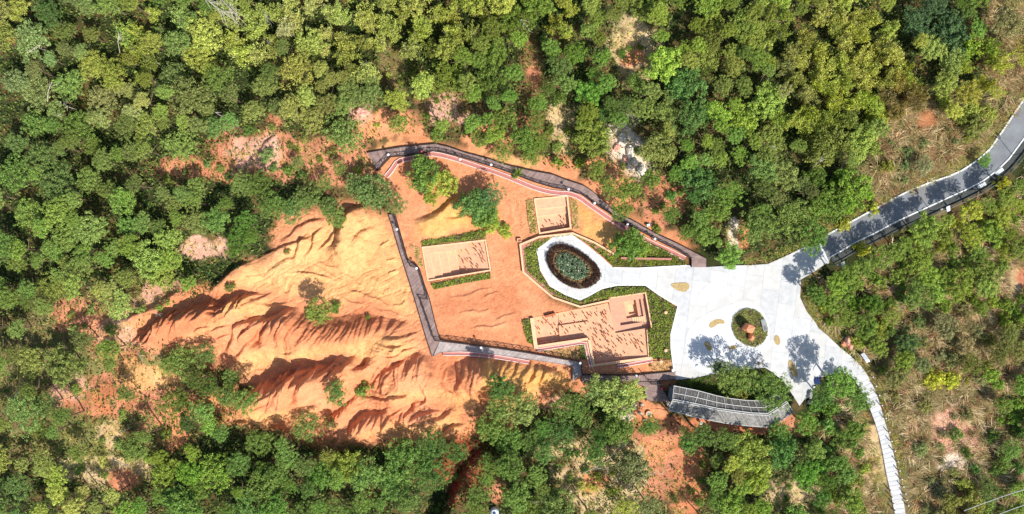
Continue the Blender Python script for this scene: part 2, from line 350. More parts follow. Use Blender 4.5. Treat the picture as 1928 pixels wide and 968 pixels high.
# single gullies: crisp foot line in pixels, depth
STROKE = [([(534.9, 583.2), (520.0, 599.8)], 0.42), ([(541.6, 584.8), (530.0, 601.4), (518.3, 618.0)], 0.42), ([(551.5, 589.8), (538.3, 609.7), (523.3, 632.9), (513.4, 642.9)], 0.42), ([(556.5, 591.5), (544.9, 613.0), (530.0, 632.9), (523.3, 646.2)], 0.42), ([(569.8, 596.4), (554.9, 618.0), (538.3, 641.2)], 0.42), ([(578.1, 598.1), (563.2, 618.0), (554.9, 631.3)], 0.42), ([(586.4, 611.4), (574.8, 628.0), (564.8, 639.6)], 0.42), ([(596.3, 614.7), (581.4, 631.3), (564.8, 644.6)], 0.42), ([(608.0, 613.0), (594.7, 626.3), (573.1, 649.5)], 0.42), ([(619.6, 611.4), (609.6, 628.0), (589.7, 651.2)], 0.42), ([(627.9, 613.9), (617.9, 629.6), (603.0, 646.2)], 0.42), ([(634.5, 613.0), (624.6, 629.6), (609.6, 647.9)], 0.42), ([(642.8, 611.4), (634.5, 628.0), (621.2, 644.6)], 0.42), ([(652.8, 613.0), (646.1, 629.6), (634.5, 641.2)], 0.42), ([(661.1, 611.4), (656.1, 623.0), (646.1, 639.6)], 0.42), ([(669.4, 609.7), (664.4, 623.0), (657.8, 637.9)], 0.42), ([(679.3, 601.4), (674.4, 618.0), (669.4, 636.3)], 0.42), ([(686.0, 606.4), (682.7, 619.7), (677.7, 634.6)], 0.42), ([(695.9, 604.7), (692.6, 619.7), (689.3, 631.3)], 0.42), ([(704.2, 603.1), (700.9, 613.0), (698.4, 623.0)], 0.42), ([(719.2, 598.1), (717.5, 611.4), (709.2, 624.6)], 0.42), ([(742.4, 603.1), (737.4, 611.4), (730.8, 617.2)], 0.42), ([(759.0, 606.4), (749.0, 616.3), (740.7, 623.0)], 0.42), ([(778.9, 626.3), (772.3, 631.3), (755.7, 632.9), (737.4, 629.6)], 0.42), ([(780.6, 637.9), (762.3, 639.6), (755.7, 646.2), (744.1, 649.5), (724.1, 642.9)], 0.42), ([(772.3, 654.5), (759.0, 657.8), (749.0, 666.1), (735.8, 667.8), (717.5, 662.8)], 0.42), ([(750.7, 661.2), (719.2, 659.5), (699.3, 652.9)], 0.42), ([(760.7, 654.5), (735.8, 654.5), (710.9, 651.2)], 0.42), ([(765.6, 667.8), (752.4, 681.1), (735.8, 689.4), (719.2, 696.0)], 0.42), ([(785.6, 669.5), (775.6, 684.4), (765.6, 699.3)], 0.42), ([(795.5, 671.1), (788.9, 682.7), (785.6, 699.3)], 0.42), ([(662.7, 672.8), (659.4, 681.1), (646.1, 689.4), (637.8, 691.9)], 0.42), ([(691.0, 677.8), (686.0, 686.1), (674.4, 690.2)], 0.42), ([(634.5, 672.8), (629.5, 681.1), (619.6, 687.7)], 0.42), ([(374.4, 574.6), (366.1, 586.2), (359.5, 594.5)], 0.55), ([(407.6, 561.3), (394.4, 579.6), (384.4, 594.5), (376.1, 598.7)], 0.55), ([(440.8, 561.3), (429.2, 576.3), (420.9, 581.2)], 0.55), ([(432.5, 564.6), (424.2, 574.6), (419.3, 579.6)], 0.55), ([(346.2, 579.6), (346.2, 596.2), (342.9, 606.1), (329.6, 627.7)], 0.55), ([(332.9, 582.9), (323.0, 602.8), (313.0, 622.7)], 0.55), ([(356.2, 579.6), (349.5, 596.2), (346.2, 617.8)], 0.55), ([(319.7, 586.2), (309.7, 599.5), (296.4, 617.8)], 0.55), ([(485.6, 602.8), (472.4, 614.4), (460.7, 627.7)], 0.55), ([(498.9, 599.5), (484.0, 611.1), (462.4, 627.7)], 0.55), ([(508.9, 597.8), (498.9, 609.5), (487.3, 624.4), (477.3, 639.3)], 0.55), ([(522.2, 596.2), (512.2, 606.1), (498.9, 622.7), (489.0, 639.3)], 0.55), ([(535.4, 581.2), (522.2, 594.5), (508.9, 612.8), (495.6, 634.4)], 0.55), ([(543.7, 586.2), (532.1, 599.5), (520.5, 617.8), (507.2, 639.3)], 0.55), ([(550.4, 589.5), (543.7, 602.8), (532.1, 621.1), (522.2, 639.3)], 0.55), ([(404.3, 611.1), (389.4, 612.8), (381.1, 617.8)], 0.55), ([(445.8, 607.8), (422.6, 612.8), (399.3, 621.1), (394.4, 627.7)], 0.55), ([(439.2, 626.1), (422.6, 631.0), (414.3, 634.4)], 0.55), ([(503.9, 553.0), (492.3, 559.7), (479.0, 561.3), (469.0, 558.0)], 0.55), ([(475.7, 551.4), (462.4, 554.7), (454.1, 561.3)], 0.55), ([(472.4, 616.1), (464.1, 626.1), (455.8, 639.3)], 0.55), ([(550.2, 713.5), (535.3, 717.2), (526.0, 726.5), (524.1, 739.5), (513.0, 756.2), (509.3, 767.4), (494.4, 782.3)], 0.6), ([(546.4, 724.6), (539.0, 741.4), (531.6, 761.8), (522.3, 771.1)], 0.6), ([(524.1, 732.1), (509.3, 739.5), (494.4, 748.8)], 0.6), ([(513.0, 752.5), (500.0, 760.0), (488.8, 765.5)], 0.6), ([(568.8, 700.5), (563.2, 717.2), (553.9, 735.8)], 0.6), ([(583.6, 698.6), (574.3, 717.2), (563.2, 733.9)], 0.6), ([(559.5, 700.5), (552.0, 709.8), (548.3, 726.5)], 0.6), ([(598.5, 691.2), (587.3, 709.8), (579.9, 724.6)], 0.6), ([(713.8, 773.0), (710.1, 784.1), (702.6, 804.6)], 0.6), ([(719.4, 778.5), (719.4, 791.6), (717.5, 804.6)], 0.6), ([(732.4, 784.1), (724.9, 791.6), (719.4, 802.7)], 0.6), ([(689.6, 773.0), (684.0, 789.7), (678.5, 806.4), (671.0, 815.7)], 0.6), ([(697.1, 775.8), (689.6, 789.7), (682.2, 806.4)], 0.6), ([(680.3, 778.5), (674.7, 791.6), (669.2, 808.3)], 0.6), ([(671.0, 786.0), (665.4, 799.0), (663.6, 812.0)], 0.6), ([(661.7, 795.3), (658.0, 808.3), (654.3, 821.3)], 0.6), ([(704.5, 778.5), (698.9, 789.7), (691.5, 802.7)], 0.6), ([(698.9, 709.8), (710.1, 691.2), (717.5, 685.6)], 0.6), ([(698.9, 726.5), (704.5, 713.5), (717.5, 700.5)], 0.6), ([(710.1, 730.2), (717.5, 711.6), (724.9, 698.6)], 0.6), ([(717.5, 733.9), (721.2, 715.3), (734.2, 700.5)], 0.6), ([(473.9, 789.7), (462.8, 788.8), (449.8, 791.6)], 0.6), ([(539.0, 810.2), (531.6, 799.0), (513.0, 801.8)], 0.6), ([(762.7, 673.1), (752.4, 683.4), (740.0, 688.6)], 0.5), ([(784.4, 668.9), (782.4, 693.7), (775.1, 714.4)], 0.5), ([(790.6, 671.0), (791.7, 691.7), (782.4, 718.5)], 0.5), ([(777.2, 671.0), (771.0, 691.7), (764.8, 708.2)], 0.5), ([(768.9, 673.1), (762.7, 691.7), (758.6, 710.2)], 0.5), ([(802.0, 683.4), (804.0, 699.9), (793.7, 722.6)], 0.5), ([(807.1, 708.2), (804.0, 722.6), (799.9, 726.8)], 0.5), ([(752.4, 685.5), (751.4, 702.0), (753.4, 720.6)], 0.5), ([(744.1, 689.6), (744.1, 708.2), (746.2, 720.6)], 0.5), ([(857.8, 691.7), (861.9, 704.0), (859.8, 716.4)], 0.5), ([(874.3, 679.3), (872.2, 699.9), (866.0, 716.4)], 0.5), ([(887.7, 675.1), (884.6, 695.8), (878.4, 716.4)], 0.5), ([(897.0, 675.1), (892.9, 697.9), (888.8, 718.5), (884.6, 733.0)], 0.5), ([(905.3, 702.0), (899.1, 712.3), (891.9, 737.1)], 0.5), ([(911.5, 677.2), (905.3, 689.6), (911.5, 704.0), (921.8, 722.6)], 0.5), ([(935.2, 677.2), (932.1, 693.7), (921.8, 708.2)], 0.5), ([(946.6, 679.3), (940.4, 693.7), (932.1, 710.2)], 0.5), ([(959.0, 679.3), (952.8, 693.7), (944.5, 706.1)], 0.5), ([(973.5, 679.3), (969.3, 695.8), (963.1, 702.0)], 0.5), ([(996.2, 683.4), (992.1, 693.7), (979.7, 706.1)], 0.5), ([(1010.7, 689.6), (1006.5, 699.9), (996.2, 716.4)], 0.5), ([(1025.1, 693.7), (1023.1, 702.0), (1014.8, 718.5)], 0.5), ([(777.2, 761.9), (764.8, 772.2), (760.7, 788.8)], 0.5), ([(758.6, 772.2), (752.4, 784.6), (752.4, 793.9)], 0.5), ([(764.8, 761.9), (752.4, 768.1), (740.0, 780.5)], 0.5), ([(802.0, 772.2), (785.5, 776.4), (773.1, 787.7)], 0.5), ([(851.6, 799.1), (839.2, 805.3), (828.8, 817.7)], 0.5), ([(766.9, 739.2), (752.4, 740.2), (740.0, 743.3)], 0.5), ([(781.3, 747.4), (787.5, 755.7), (793.7, 755.7)], 0.5), ([(795.8, 741.2), (798.9, 749.5), (793.7, 755.7)], 0.5)]
def seg_eval(x, y, P):
    """nearest point on polyline P: (signed perpendicular distance, arclength, overshoot beyond the ends)"""
    best = np.full(x.shape, 1e18); sg = np.zeros(x.shape); al = np.zeros(x.shape); ov = np.zeros(x.shape); acc = 0
    n = len(P) - 1
    for i in range(n):
        ax, ay = P[i]; bx, by = P[i + 1]; ex = bx - ax; ey = by - ay; L = math.hypot(ex, ey); ex /= L; ey /= L
        t = (x - ax) * ex + (y - ay) * ey; pd = (x - ax) * -ey + (y - ay) * ex
        lo = 0; hi = L; tc = np.clip(t, lo, hi); over = np.abs(t - tc)
        d2 = pd * pd + over * over; m = d2 < best
        end = ((t < 0) & (i == 0)) | ((t > L) & (i == n - 1))
        dist = np.where(end, np.abs(pd), np.sqrt(d2))
        best = np.where(m, d2, best); sg = np.where(m, np.sign(pd) * dist, sg); al = np.where(m, acc + tc, al); ov = np.where(m, np.where(end, over, 0), ov)
        acc += L
    return sg, al, ov
for P, d in STROKE: SC.append((P, .36 + .12 * d, d / 1.3, 1.15, 0, 0))
SCW = []
for P, w, d, L, fl, fa in SC:
    Q = smooth_poly(WP(P), 1, False)
    if Q[0][0] * 0.785 + Q[0][1] * 0.62 > Q[-1][0] * 0.785 + Q[-1][1] * 0.62: Q = Q[::-1]   # run west to east so the right side is the sunny south-east
    xs = [q[0] for q in Q]; ys = [q[1] for q in Q]; mgn = w + L + 1
    SCW.append((Q, w, d, L, fl, fa, (min(xs) - mgn, max(xs) + mgn, min(ys) - mgn, max(ys) + mgn)))
RLW = []
for P, d in RILL:
    Q = smooth_poly(WP(P), 1, False); xs = [q[0] for q in Q]; ys = [q[1] for q in Q]
    RLW.append((Q, d, (min(xs) - 1.2, max(xs) + 1.2, min(ys) - 1.2, max(ys) + 1.2)))
BAD = WP([(530, 395), (640, 375), (735, 395), (765, 490), (815, 662), (900, 668), (1080, 690), (1080, 735), (1000, 740), (900, 770), (872, 830), (650, 840), (425, 800), (470, 745), (400, 690), (330, 640), (250, 650), (250, 600), (400, 540), (440, 505), (500, 470)])
PITW = [offset(WP(P) + [WP(P)[0]], 0)[:-1] for P in (PIT1, PIT2, PIT3)]
def height(x, y):
    x = np.asarray(x, dtype=float); y = np.asarray(y, dtype=float)
    shp = x.shape; x = x.ravel(); y = y.ravel()
    near = (np.abs(x) < 130) & (np.abs(y) < 80)
    fl = np.full(x.shape, 30.0); fl[near] = sdf(x[near], y[near], FLAT)
    bd = np.full(x.shape, 30.0); bd[near] = sdf(x[near], y[near], BAD)
    off = sstep(0.5, 9, fl); offb = sstep(-1, 6, bd)
    h = off * offb * (1.3 * fbm(x / 22, y / 22, 3, 3) + 0.5 * fbm(x / 5, y / 5, 3, 9)) + off * 0.12 * fbm(x / 1.6, y / 1.6, 3, 5)
    far = sstep(110, 400, np.hypot(x, y)); h = h + far * 12 * fbm(x / 180, y / 180, 3, 21)
    wx = x + 0.28 * fbm(x / 1.5, y / 1.5, 3, 31); wy = y + 0.28 * fbm(x / 1.5, y / 1.5, 3, 37)
    for Q, w, d, L, flw, fa, bb in SCW:
        m = (x > bb[0]) & (x < bb[1]) & (y > bb[2]) & (y < bb[3])
        if not m.any(): continue
        X = wx[m]; Y = wy[m]; s, al, ov = seg_eval(X, Y, Q); t = -s
        wv = w * (1 + 0.18 * vnoise(al / 2.3, al * 0 + 3, 5)); 
        obl = .3 if sum(q_[0] for q_ in Q) / len(Q) > -21 else 1.15
        if flw:   # ribs running down the steep face, slightly oblique
            ph = (al + t * obl) / flw + 0.30 * vnoise(al / 2.0, t / 3.0, 8)
            rib = 1 - np.abs(np.sin(ph * math.pi)) ** 0.8
            tri = np.abs(np.mod(ph, 1) - .5) * 2; wide = flw > 1.4
            t = t - (.55 if wide else .22) * flw * tri * (.75 + .5 * vnoise(al / flw * .7, al * 0 + 2, 12)) * np.clip(1 - t / (1.6 * wv), 0, 1)
            amp = 1.35 * fa * np.sin(np.clip(t / wv, 0, 1) * math.pi) ** 0.7 * (0.6 + 0.6 * vnoise(al / 1.7, al * 0 + 8, 2))
            dz = -rib * amp
        else: dz = 0
        u = np.clip(t / wv, 0, 1); up = np.sin(u * math.pi / 2)
        dn = np.clip(1 - (t - wv) / L, 0, 1); dn = dn * dn * (3 - 2 * dn) * 0.4 + dn * 0.6
        E = min(3.0, max(1.0, d * 1.2)); fade = 1 - sstep(0, E, ov)
        LL = sum(seglen(Q)); taper = sstep(-0.3, min(2.0, LL * 0.35), np.minimum(al, LL - al) + 0.3)
        d = d * 1.45
        c = np.where(t > 0, d * up * np.where(t > wv, dn, 1) + dz, 0) * fade * (0.35 + 0.65 * taper)
        h[m] += c
    for Q, d, bb in RLW:
        m = (x > bb[0]) & (x < bb[1]) & (y > bb[2]) & (y < bb[3])
        if not m.any(): continue
        s, al, ov = seg_eval(wx[m], wy[m], Q); LL = sum(seglen(Q))
        e = sstep(0, LL * .3, np.minimum(al, LL - al) + .1) * (1 - sstep(0, .5, ov))
        t = -s
        h[m] += e * d * 1.5 * np.where(t > 0, np.clip(t / .3, 0, 1) * np.clip(1 - (t - .3) / .9, 0, 1) ** 1.5, 0)
    # soft undulation and rills of the bare slopes
    inb = 1 - sstep(-0.5, 2.5, bd)
    rg = 1 - np.abs(fbm((x * .8 + y * .6) / 1.7 + .6 * vnoise(x / 3, y / 3, 4), (y * .8 - x * .6) / 5.5, 3, 14))
    h += inb * (0.12 * rg ** 2 + 0.12 * fbm(x / 3.2, y / 3.2, 3, 41) + 0.02 * fbm(x / .5, y / .5, 2, 43)) - inb * .14
    n5 = fbm((x * .9 + y * .45) / 4.5 + .5 * vnoise(x / 1.3, y / 1.3, 61), (y * .9 - x * .45) / 1.8, 3, 62); h -= inb * .15 * np.clip(1 - np.abs(n5) * 6, 0, 1) ** 1.5
    n6 = fbm((x * .3 + y * .95) / 3.0 + .4 * vnoise(x / .9, y / .9, 63), (y * .3 - x * .95) / 1.0, 2, 64); h -= inb * .08 * np.clip(1 - np.abs(n6) * 6, 0, 1) * sstep(-.1, .4, fbm(x / 6, y / 6, 2, 65))
    # loose earth inside the railings
    inner = 1 - sstep(-1.5, 0.0, fl)
    h += inner * np.clip(0.10 * fbm((x + y) / 1.2, (y - x) / 3.0, 3, 51) + 0.05 * fbm(x / .45, y / .45, 2, 55), -0.12, .09) - inner * 0.10
    # gully at the bottom edge
    g = WP([(935, 828), (905, 868), (862, 915), (815, 958), (770, 1010)])
    m = (np.abs(x - W(860, 0)[0]) < 16) & (y < W(0, 800)[1])
    if m.any():
        s, al, ov = seg_eval(x[m], y[m], g); h[m] -= 4.2 * np.exp(-(s / 2.6) ** 2) * (1 - sstep(0, 3, ov))
    # excavation pits: the ground stops at their walls
    for P in PITW:
        cx = sum(p[0] for p in P) / len(P); cy = sum(p[1] for p in P) / len(P)
        m = (np.abs(x - cx) < 16) & (np.abs(y - cy) < 12)
        if m.any():
            d = sdf(x[m], y[m], P); h[m] = np.where(d < -0.02, -3.2, h[m])
    return h.reshape(shp)
def hz(x, y): return float(height(np.array([x]), np.array([y]))[0])

C_FLOOR = lin((66, 72, 40), .8); C_RED = lin((204, 134, 100)); C_YEL = lin((230, 169, 112)); C_ORG = lin((222, 147, 104)); C_PNK = lin((216, 164, 138))
C_TAN = lin((205, 175, 130)); C_DRY = lin((126, 110, 74)); C_BRN = lin((135, 98, 66)); C_DRED = lin((206, 130, 90)); C_PALE = lin((232, 212, 190)); C_OCH = lin((222, 164, 98))
# soil colours by place (pixels): (cx, cy, rx, ry, colour) ellipses, later ones on top
C_OLV = lin((128, 122, 72))
SOILE = [(190, 700, 180, 160, C_OLV), (200, 620, 150, 50, C_RED), (110, 610, 60, 60, C_OLV), (260, 740, 120, 60, C_RED), (150, 830, 90, 60, C_OLV), (500, 290, 110, 50, C_RED), (370, 320, 90, 24, C_RED), (600, 300, 90, 50, C_RED), (480, 290, 50, 38, C_PNK), (660, 300, 80, 70, C_RED), (740, 240, 80, 35, C_ORG), (385, 465, 50, 26, C_PNK),
 (860, 215, 85, 45, C_BRN), (835, 205, 30, 26, C_PNK), (885, 228, 26, 16, C_PNK), (960, 250, 90, 40, C_ORG), (1000, 150, 22, 90, C_BRN), (1005, 140, 16, 18, C_RED), (1055, 225, 26, 60, C_TAN), (1190, 90, 50, 65, C_TAN), (1195, 105, 26, 24, C_ORG), (1190, 290, 40, 60, C_PALE), (1150, 360, 60, 60, C_ORG), (1250, 390, 50, 60, C_RED), (1380, 440, 14, 36, C_PALE), (1400, 440, 14, 26, C_DRED), (680, 212, 28, 20, C_PNK), (745, 130, 34, 46, C_DRY), (940, 310, 90, 26, C_YEL), (1060, 320, 60, 26, C_ORG), (745, 290, 60, 35, C_YEL),
 (230, 615, 60, 34, C_PNK), (300, 575, 60, 40, C_PNK), (150, 600, 60, 40, C_RED), (60, 640, 50, 60, C_DRY), (110, 680, 60, 60, C_DRY), (135, 740, 50, 28, C_PNK), (165, 765, 40, 26, C_RED), (285, 705, 62, 26, C_YEL), (200, 750, 30, 30, C_DRED), (200, 885, 90, 30, C_TAN), (240, 905, 30, 20, C_RED), (215, 820, 26, 30, C_TAN), (330, 820, 40, 30, C_ORG), (30, 760, 70, 120, C_DRY), (400, 760, 80, 40, C_ORG), (30, 70, 16, 12, C_DRED),
 (1740, 230, 90, 70, C_DRY), (1742, 228, 24, 22, lin((176, 120, 84))), (1700, 330, 110, 50, C_DRY), (1840, 260, 80, 60, C_DRY), (1900, 80, 60, 120, C_DRY), (1905, 530, 60, 60, C_TAN), (1928, 525, 16, 30, C_RED), (1800, 700, 140, 260, C_DRY), (1785, 815, 45, 50, C_PNK), (1788, 868, 26, 22, C_PALE), (1700, 880, 60, 120, C_DRY), (1820, 560, 70, 50, C_TAN), (1760, 470, 80, 30, C_DRY),
 (1250, 870, 80, 90, C_RED), (1240, 850, 30, 30, C_ORG), (1290, 910, 40, 80, C_DRED), (1120, 900, 90, 80, C_TAN), (1110, 900, 30, 30, C_ORG), (1200, 775, 34, 20, C_PALE), (1225, 775, 30, 26, C_ORG), (1350, 800, 140, 18, C_DRED), (880, 890, 50, 80, lin((150, 78, 56))), (935, 915, 20, 30, C_RED), (985, 740, 40, 40, C_ORG), (1040, 760, 30, 20, C_PNK), (1500, 940, 70, 40, C_TAN), (1480, 800, 60, 20, C_RED), (1630, 870, 40, 60, C_TAN), (1545, 590, 30, 60, C_DRY), (1110, 730, 40, 14, C_ORG)]  # bottom gully ellipse: its shade is put into a darker soil red
SOILP = [([(960, 520), (1010, 540), (1040, 565), (1100, 585), (1150, 560), (1230, 545), (1280, 580), (1280, 720), (1180, 770), (1080, 730), (980, 680), (960, 600)], C_ORG), ([(690, 300), (745, 268), (830, 262), (930, 290), (1040, 318), (1110, 340), (1170, 385), (1300, 460), (1300, 500), (1150, 505), (1000, 560), (1000, 660), (1080, 690), (1080, 735), (900, 840), (640, 845), (420, 800), (480, 740), (400, 690), (330, 650), (250, 650), (240, 605), (330, 545), (410, 535), (440, 500), (500, 470), (520, 400), (640, 370), (735, 400)], C_ORG),
 ([(500, 480), (560, 440), (660, 395), (730, 405), (760, 490), (790, 600), (740, 590), (690, 570), (640, 575), (560, 560), (480, 545), (430, 540), (455, 500)], C_YEL),
 ([(400, 590), (470, 560), (540, 575), (500, 600), (450, 600), (400, 625), (340, 640)], C_YEL), ([(430, 690), (480, 655), (560, 655), (640, 655), (720, 625), (775, 640), (770, 662), (700, 690), (640, 675), (540, 690), (460, 720)], C_YEL),
 ([(540, 590), (640, 592), (770, 605), (700, 640), (600, 650), (530, 645), (470, 650)], C_DRED), ([(812, 668), (858, 676), (855, 725), (812, 725)], C_DRED), ([(440, 790), (490, 770), (560, 780), (600, 760), (560, 800), (470, 815)], C_YEL),
 ([(735, 735), (810, 730), (860, 745), (945, 760), (870, 790), (800, 745), (740, 760)], C_YEL), ([(660, 825), (730, 800), (800, 792), (860, 780), (870, 825)], C_YEL), ([(900, 680), (1075, 690), (1075, 735), (1000, 740), (960, 760), (900, 745)], C_OCH), ([(780, 410), (850, 360), (900, 400), (905, 435), (790, 445)], C_OCH),
 ([(820, 560), (980, 530), (990, 650), (830, 640)], C_DRED), ([(830, 600), (900, 570), (985, 600), (985, 655), (835, 638)], C_ORG), ([(930, 340), (1000, 360), (1000, 450), (950, 450)], C_ORG), ([(1080, 380), (1240, 470), (1180, 475), (1090, 440)], C_OCH), ([(255, 640), (300, 600), (420, 560), (430, 600), (330, 650)], C_DRED)]
def soil_colour(x, y):
    n1 = fbm(x / 3.0, y / 3.0, 4, 71); n2 = fbm(x / 9.0, y / 9.0, 3, 75); n3 = fbm(x / 1.0, y / 1.0, 3, 78)
    c = np.empty(x.shape + (3,)); c[:] = C_FLOOR
    c *= (1 + 0.25 * n1)[..., None]
    k = sstep(.05, .35, n1 + .3 * n3)[..., None] * 0.45; c = c * (1 - k) + np.array(C_BRN) * k
    near = (np.abs(x) < 110) & (np.abs(y) < 62)
    X = x[near]; Y = y[near]; cc = c[near]; w1 = n1[near]; w2 = n2[near]; w3 = n3[near]
    def ell(cc, e):
        cx, cy, rx, ry, col = e; wx, wy = W(cx, cy)
        r = np.sqrt(((X - wx) / (rx * .1)) ** 2 + ((Y - wy) / (ry * .1)) ** 2) + 0.75 * w1 + .25 * w3
        k = (1 - sstep(.72, 1.12, r))[..., None]; return cc * (1 - k) + np.array(col) * (1 + .08 * w3[..., None]) * k
    for e in SOILE: cc = ell(cc, e)
    for P, col in SOILP:
        d = sdf(X + w1 * 2.2, Y + w2 * 2.2, WP(P)); k = (1 - sstep(-1.8, 1.2, d))[..., None]
        cc = cc * (1 - k) + np.array(col) * (1 + .06 * w1[..., None]) * k
    c[near] = cc
    c = c * (1 + n2[..., None] * np.array([.05, .13, .2]) + n3[..., None] * np.array([.05, .08, .1]))
    return np.clip(c, 0.01, 0.95)
def axis(lo, hi, flo, fhi, fine, mid, far=3500):
    a = list(np.arange(flo, fhi, fine)); b = list(np.arange(flo - mid, lo, -mid))[::-1]; c = list(np.arange(a[-1] + mid, hi, mid))
    L = b + a + c; s = mid
    while L[-1] < far: s *= 1.35; L.append(L[-1] + s)
    s = mid
    while L[0] > -far: s *= 1.35; L.insert(0, L[0] - s)
    return np.array(L)
ax = axis(-104, 104, -74, 28, 0.125, 0.5); ay = axis(-56, 56, -38, 17, 0.125, 0.5)
GX, GY = np.meshgrid(ax, ay, indexing='xy'); GZ = height(GX, GY); GC = soil_colour(GX, GY)
nx, ny = len(ax), len(ay); me = bpy.data.meshes.new('ground')
me.vertices.add(nx * ny); me.vertices.foreach_set('co', np.stack([GX, GY, GZ], -1).astype(np.float32).ravel())
I = (np.arange(ny - 1)[:, None] * nx + np.arange(nx - 1)[None, :]).ravel(); q = np.stack([I, I + 1, I + nx + 1, I + nx], -1).astype(np.int32)
me.loops.add(q.size); me.loops.foreach_set('vertex_index', q.ravel()); me.polygons.add(len(q))
me.polygons.foreach_set('loop_start', np.arange(0, q.size, 4, dtype=np.int32)); me.polygons.foreach_set('loop_total', np.full(len(q), 4, dtype=np.int32))
ca = me.color_attributes.new('soil', 'FLOAT_COLOR', 'POINT'); cbuf = np.ones((ny, nx, 4), dtype=np.float32); cbuf[..., :3] = GC; ca.data.foreach_set('color', cbuf.ravel())
me.materials.append(M['soil']); me.update(calc_edges=True); me.shade_smooth()
ground = tag(obj('ground', me), 'bare red and yellow earth with eroded gullies and forest floor', None, None, 'structure')

# ------------------------------------------------------------------ large paved structures
def clip_poly(subj, clip):
    """Sutherland-Hodgman; clip is convex and counter-clockwise"""
    out = subj
    for i in range(len(clip)):
        a = clip[i]; b = clip[(i + 1) % len(clip)]; inp = out; out = []
        if not inp: return []
        def side(p): return (b[0] - a[0]) * (p[1] - a[1]) - (b[1] - a[1]) * (p[0] - a[0])
        for j in range(len(inp)):
            p = inp[j]; q = inp[(j + 1) % len(inp)]; sp = side(p); sq = side(q)
            if sp >= 0: out.append(p)
            if (sp >= 0) != (sq >= 0):
                t = sp / (sp - sq); out.append((p[0] + (q[0] - p[0]) * t, p[1] + (q[1] - p[1]) * t))
    r = []
    for p in out:
        if not r or math.dist(p, r[-1]) > 1e-4: r.append(p)
    if len(r) > 1 and math.dist(r[0], r[-1]) < 1e-4: r.pop()
    return r if len(r) > 2 else []
def parea(P): return 0.5 * sum(P[i][0] * P[(i + 1) % len(P)][1] - P[(i + 1) % len(P)][0] * P[i][1] for i in range(len(P)))
PLAZA = WP([(1010, 470), (1046, 443), (1076, 441), (1100, 458), (1128, 480), (1153, 503), (1200, 504), (1292, 499), (1330, 503), (1380, 500), (1420, 499), (1446, 497), (1482, 481), (1510, 467), (1543, 460), (1558, 494), (1530, 513), (1508, 526), (1506, 560), (1518, 586), (1534, 606), (1541, 618), (1560, 634), (1582, 655), (1602, 671), (1622, 690), (1636, 712), (1614, 724), (1604, 710), (1585, 700), (1560, 706), (1540, 712), (1532, 728), (1528, 745), (1514, 752), (1505, 764), (1492, 744), (1478, 722), (1456, 702), (1440, 692), (1400, 696), (1345, 703), (1306, 712), (1271, 715), (1267, 694), (1262, 654), (1262, 629), (1275, 577), (1240, 556), (1215, 538), (1162, 538), (1135, 544), (1107, 559), (1092, 566), (1065, 556), (1035, 539), (1017, 509)])
plaza = MB().prism(PLAZA, -0.3, 0.085).build('plaza', M['joint'])
tag(plaza, 'pale concrete plaza with a loop path on its left', kind='structure')
th = math.radians(-7); ux = (math.cos(th), math.sin(th)); uy = (-math.sin(th), math.cos(th)); k = 0
for i in range(-2, 22):
    for j in range(-8, 9):
        ox, oy = W(1000, 560); pw, ph, g = 3.3, 4.6, 0.012
        jj = j + (0.5 if i % 2 else 0)
        c = [(i * pw + g, jj * ph + g), ((i + 1) * pw - g, jj * ph + g), ((i + 1) * pw - g, (jj + 1) * ph - g), (i * pw + g, (jj + 1) * ph - g)]
        c = [(ox + a * ux[0] + b_ * uy[0], oy + a * ux[1] + b_ * uy[1]) for a, b_ in c]
        q = clip_poly(PLAZA, c)
        if q and abs(parea(q)) > 0.3:
            MB().prism(q, 0.05, 0.12 + R.uniform(-.002, .002)).build('concrete_panel', [M['concrete'], M['concrete2'], M['concrete3']][R.choice([0, 0, 1, 2])], plaza)
def edge_strip(pts, w, z0, z1, m, name, parent, side=1):
    P = WP(pts); return MB().prism(band(P, 0, w * side), z0, z1).build(name, m, parent)
edge_strip([(1153, 503), (1200, 504), (1292, 499)], .35, .0, .15, M['white'], 'border_stone', plaza, -1)
edge_strip([(1010, 470), (1046, 443), (1076, 441), (1100, 458), (1128, 480), (1153, 503)], .35, .0, .15, M['white'], 'border_stone', plaza, -1)
edge_strip([(1267, 694), (1262, 654), (1262, 629), (1275, 577), (1240, 556), (1215, 538), (1162, 538), (1135, 544), (1107, 559), (1092, 566), (1065, 556), (1035, 539), (1017, 509), (1010, 470)], .35, .0, .15, M['white'], 'border_stone', plaza, -1)
edge_strip([(1508, 526), (1506, 560), (1518, 586), (1534, 606), (1541, 618), (1560, 634), (1582, 655), (1602, 671), (1622, 690), (1636, 712)], .3, .0, .15, M['white'], 'border_stone', plaza, 1) if False else None
# stone path running down to the bottom edge
pl = resample(WP([(1614, 724), (1624, 742), (1636, 766), (1647, 795), (1655, 822), (1661, 850), (1668, 890), (1677, 930), (1686, 975), (1694, 1010)]), 34)
pr = resample(WP([(1636, 712), (1643, 725), (1653, 750), (1660, 775), (1670, 808), (1679, 842), (1688, 880), (1694, 915), (1702, 950), (1710, 1010)]), 34)
path = MB().prism(pl + pr[::-1], -.3, .06).build('stone_path', M['joint']); tag(path, 'narrow pale stone slab path', kind='structure')
for i in range(34):
    f = 0.06
    a = [tuple(pl[i][k] * (1 - f) + pl[i + 1][k] * f for k in (0, 1)), tuple(pr[i][k] * (1 - f) + pr[i + 1][k] * f for k in (0, 1)), pr[i + 1][:2], pl[i + 1][:2]]
    MB().prism(a, 0, .10 + R.uniform(-.01, .015)).build('stone_slab', [M['concrete'], M['concrete2'], M['concrete3']][i % 3], path)
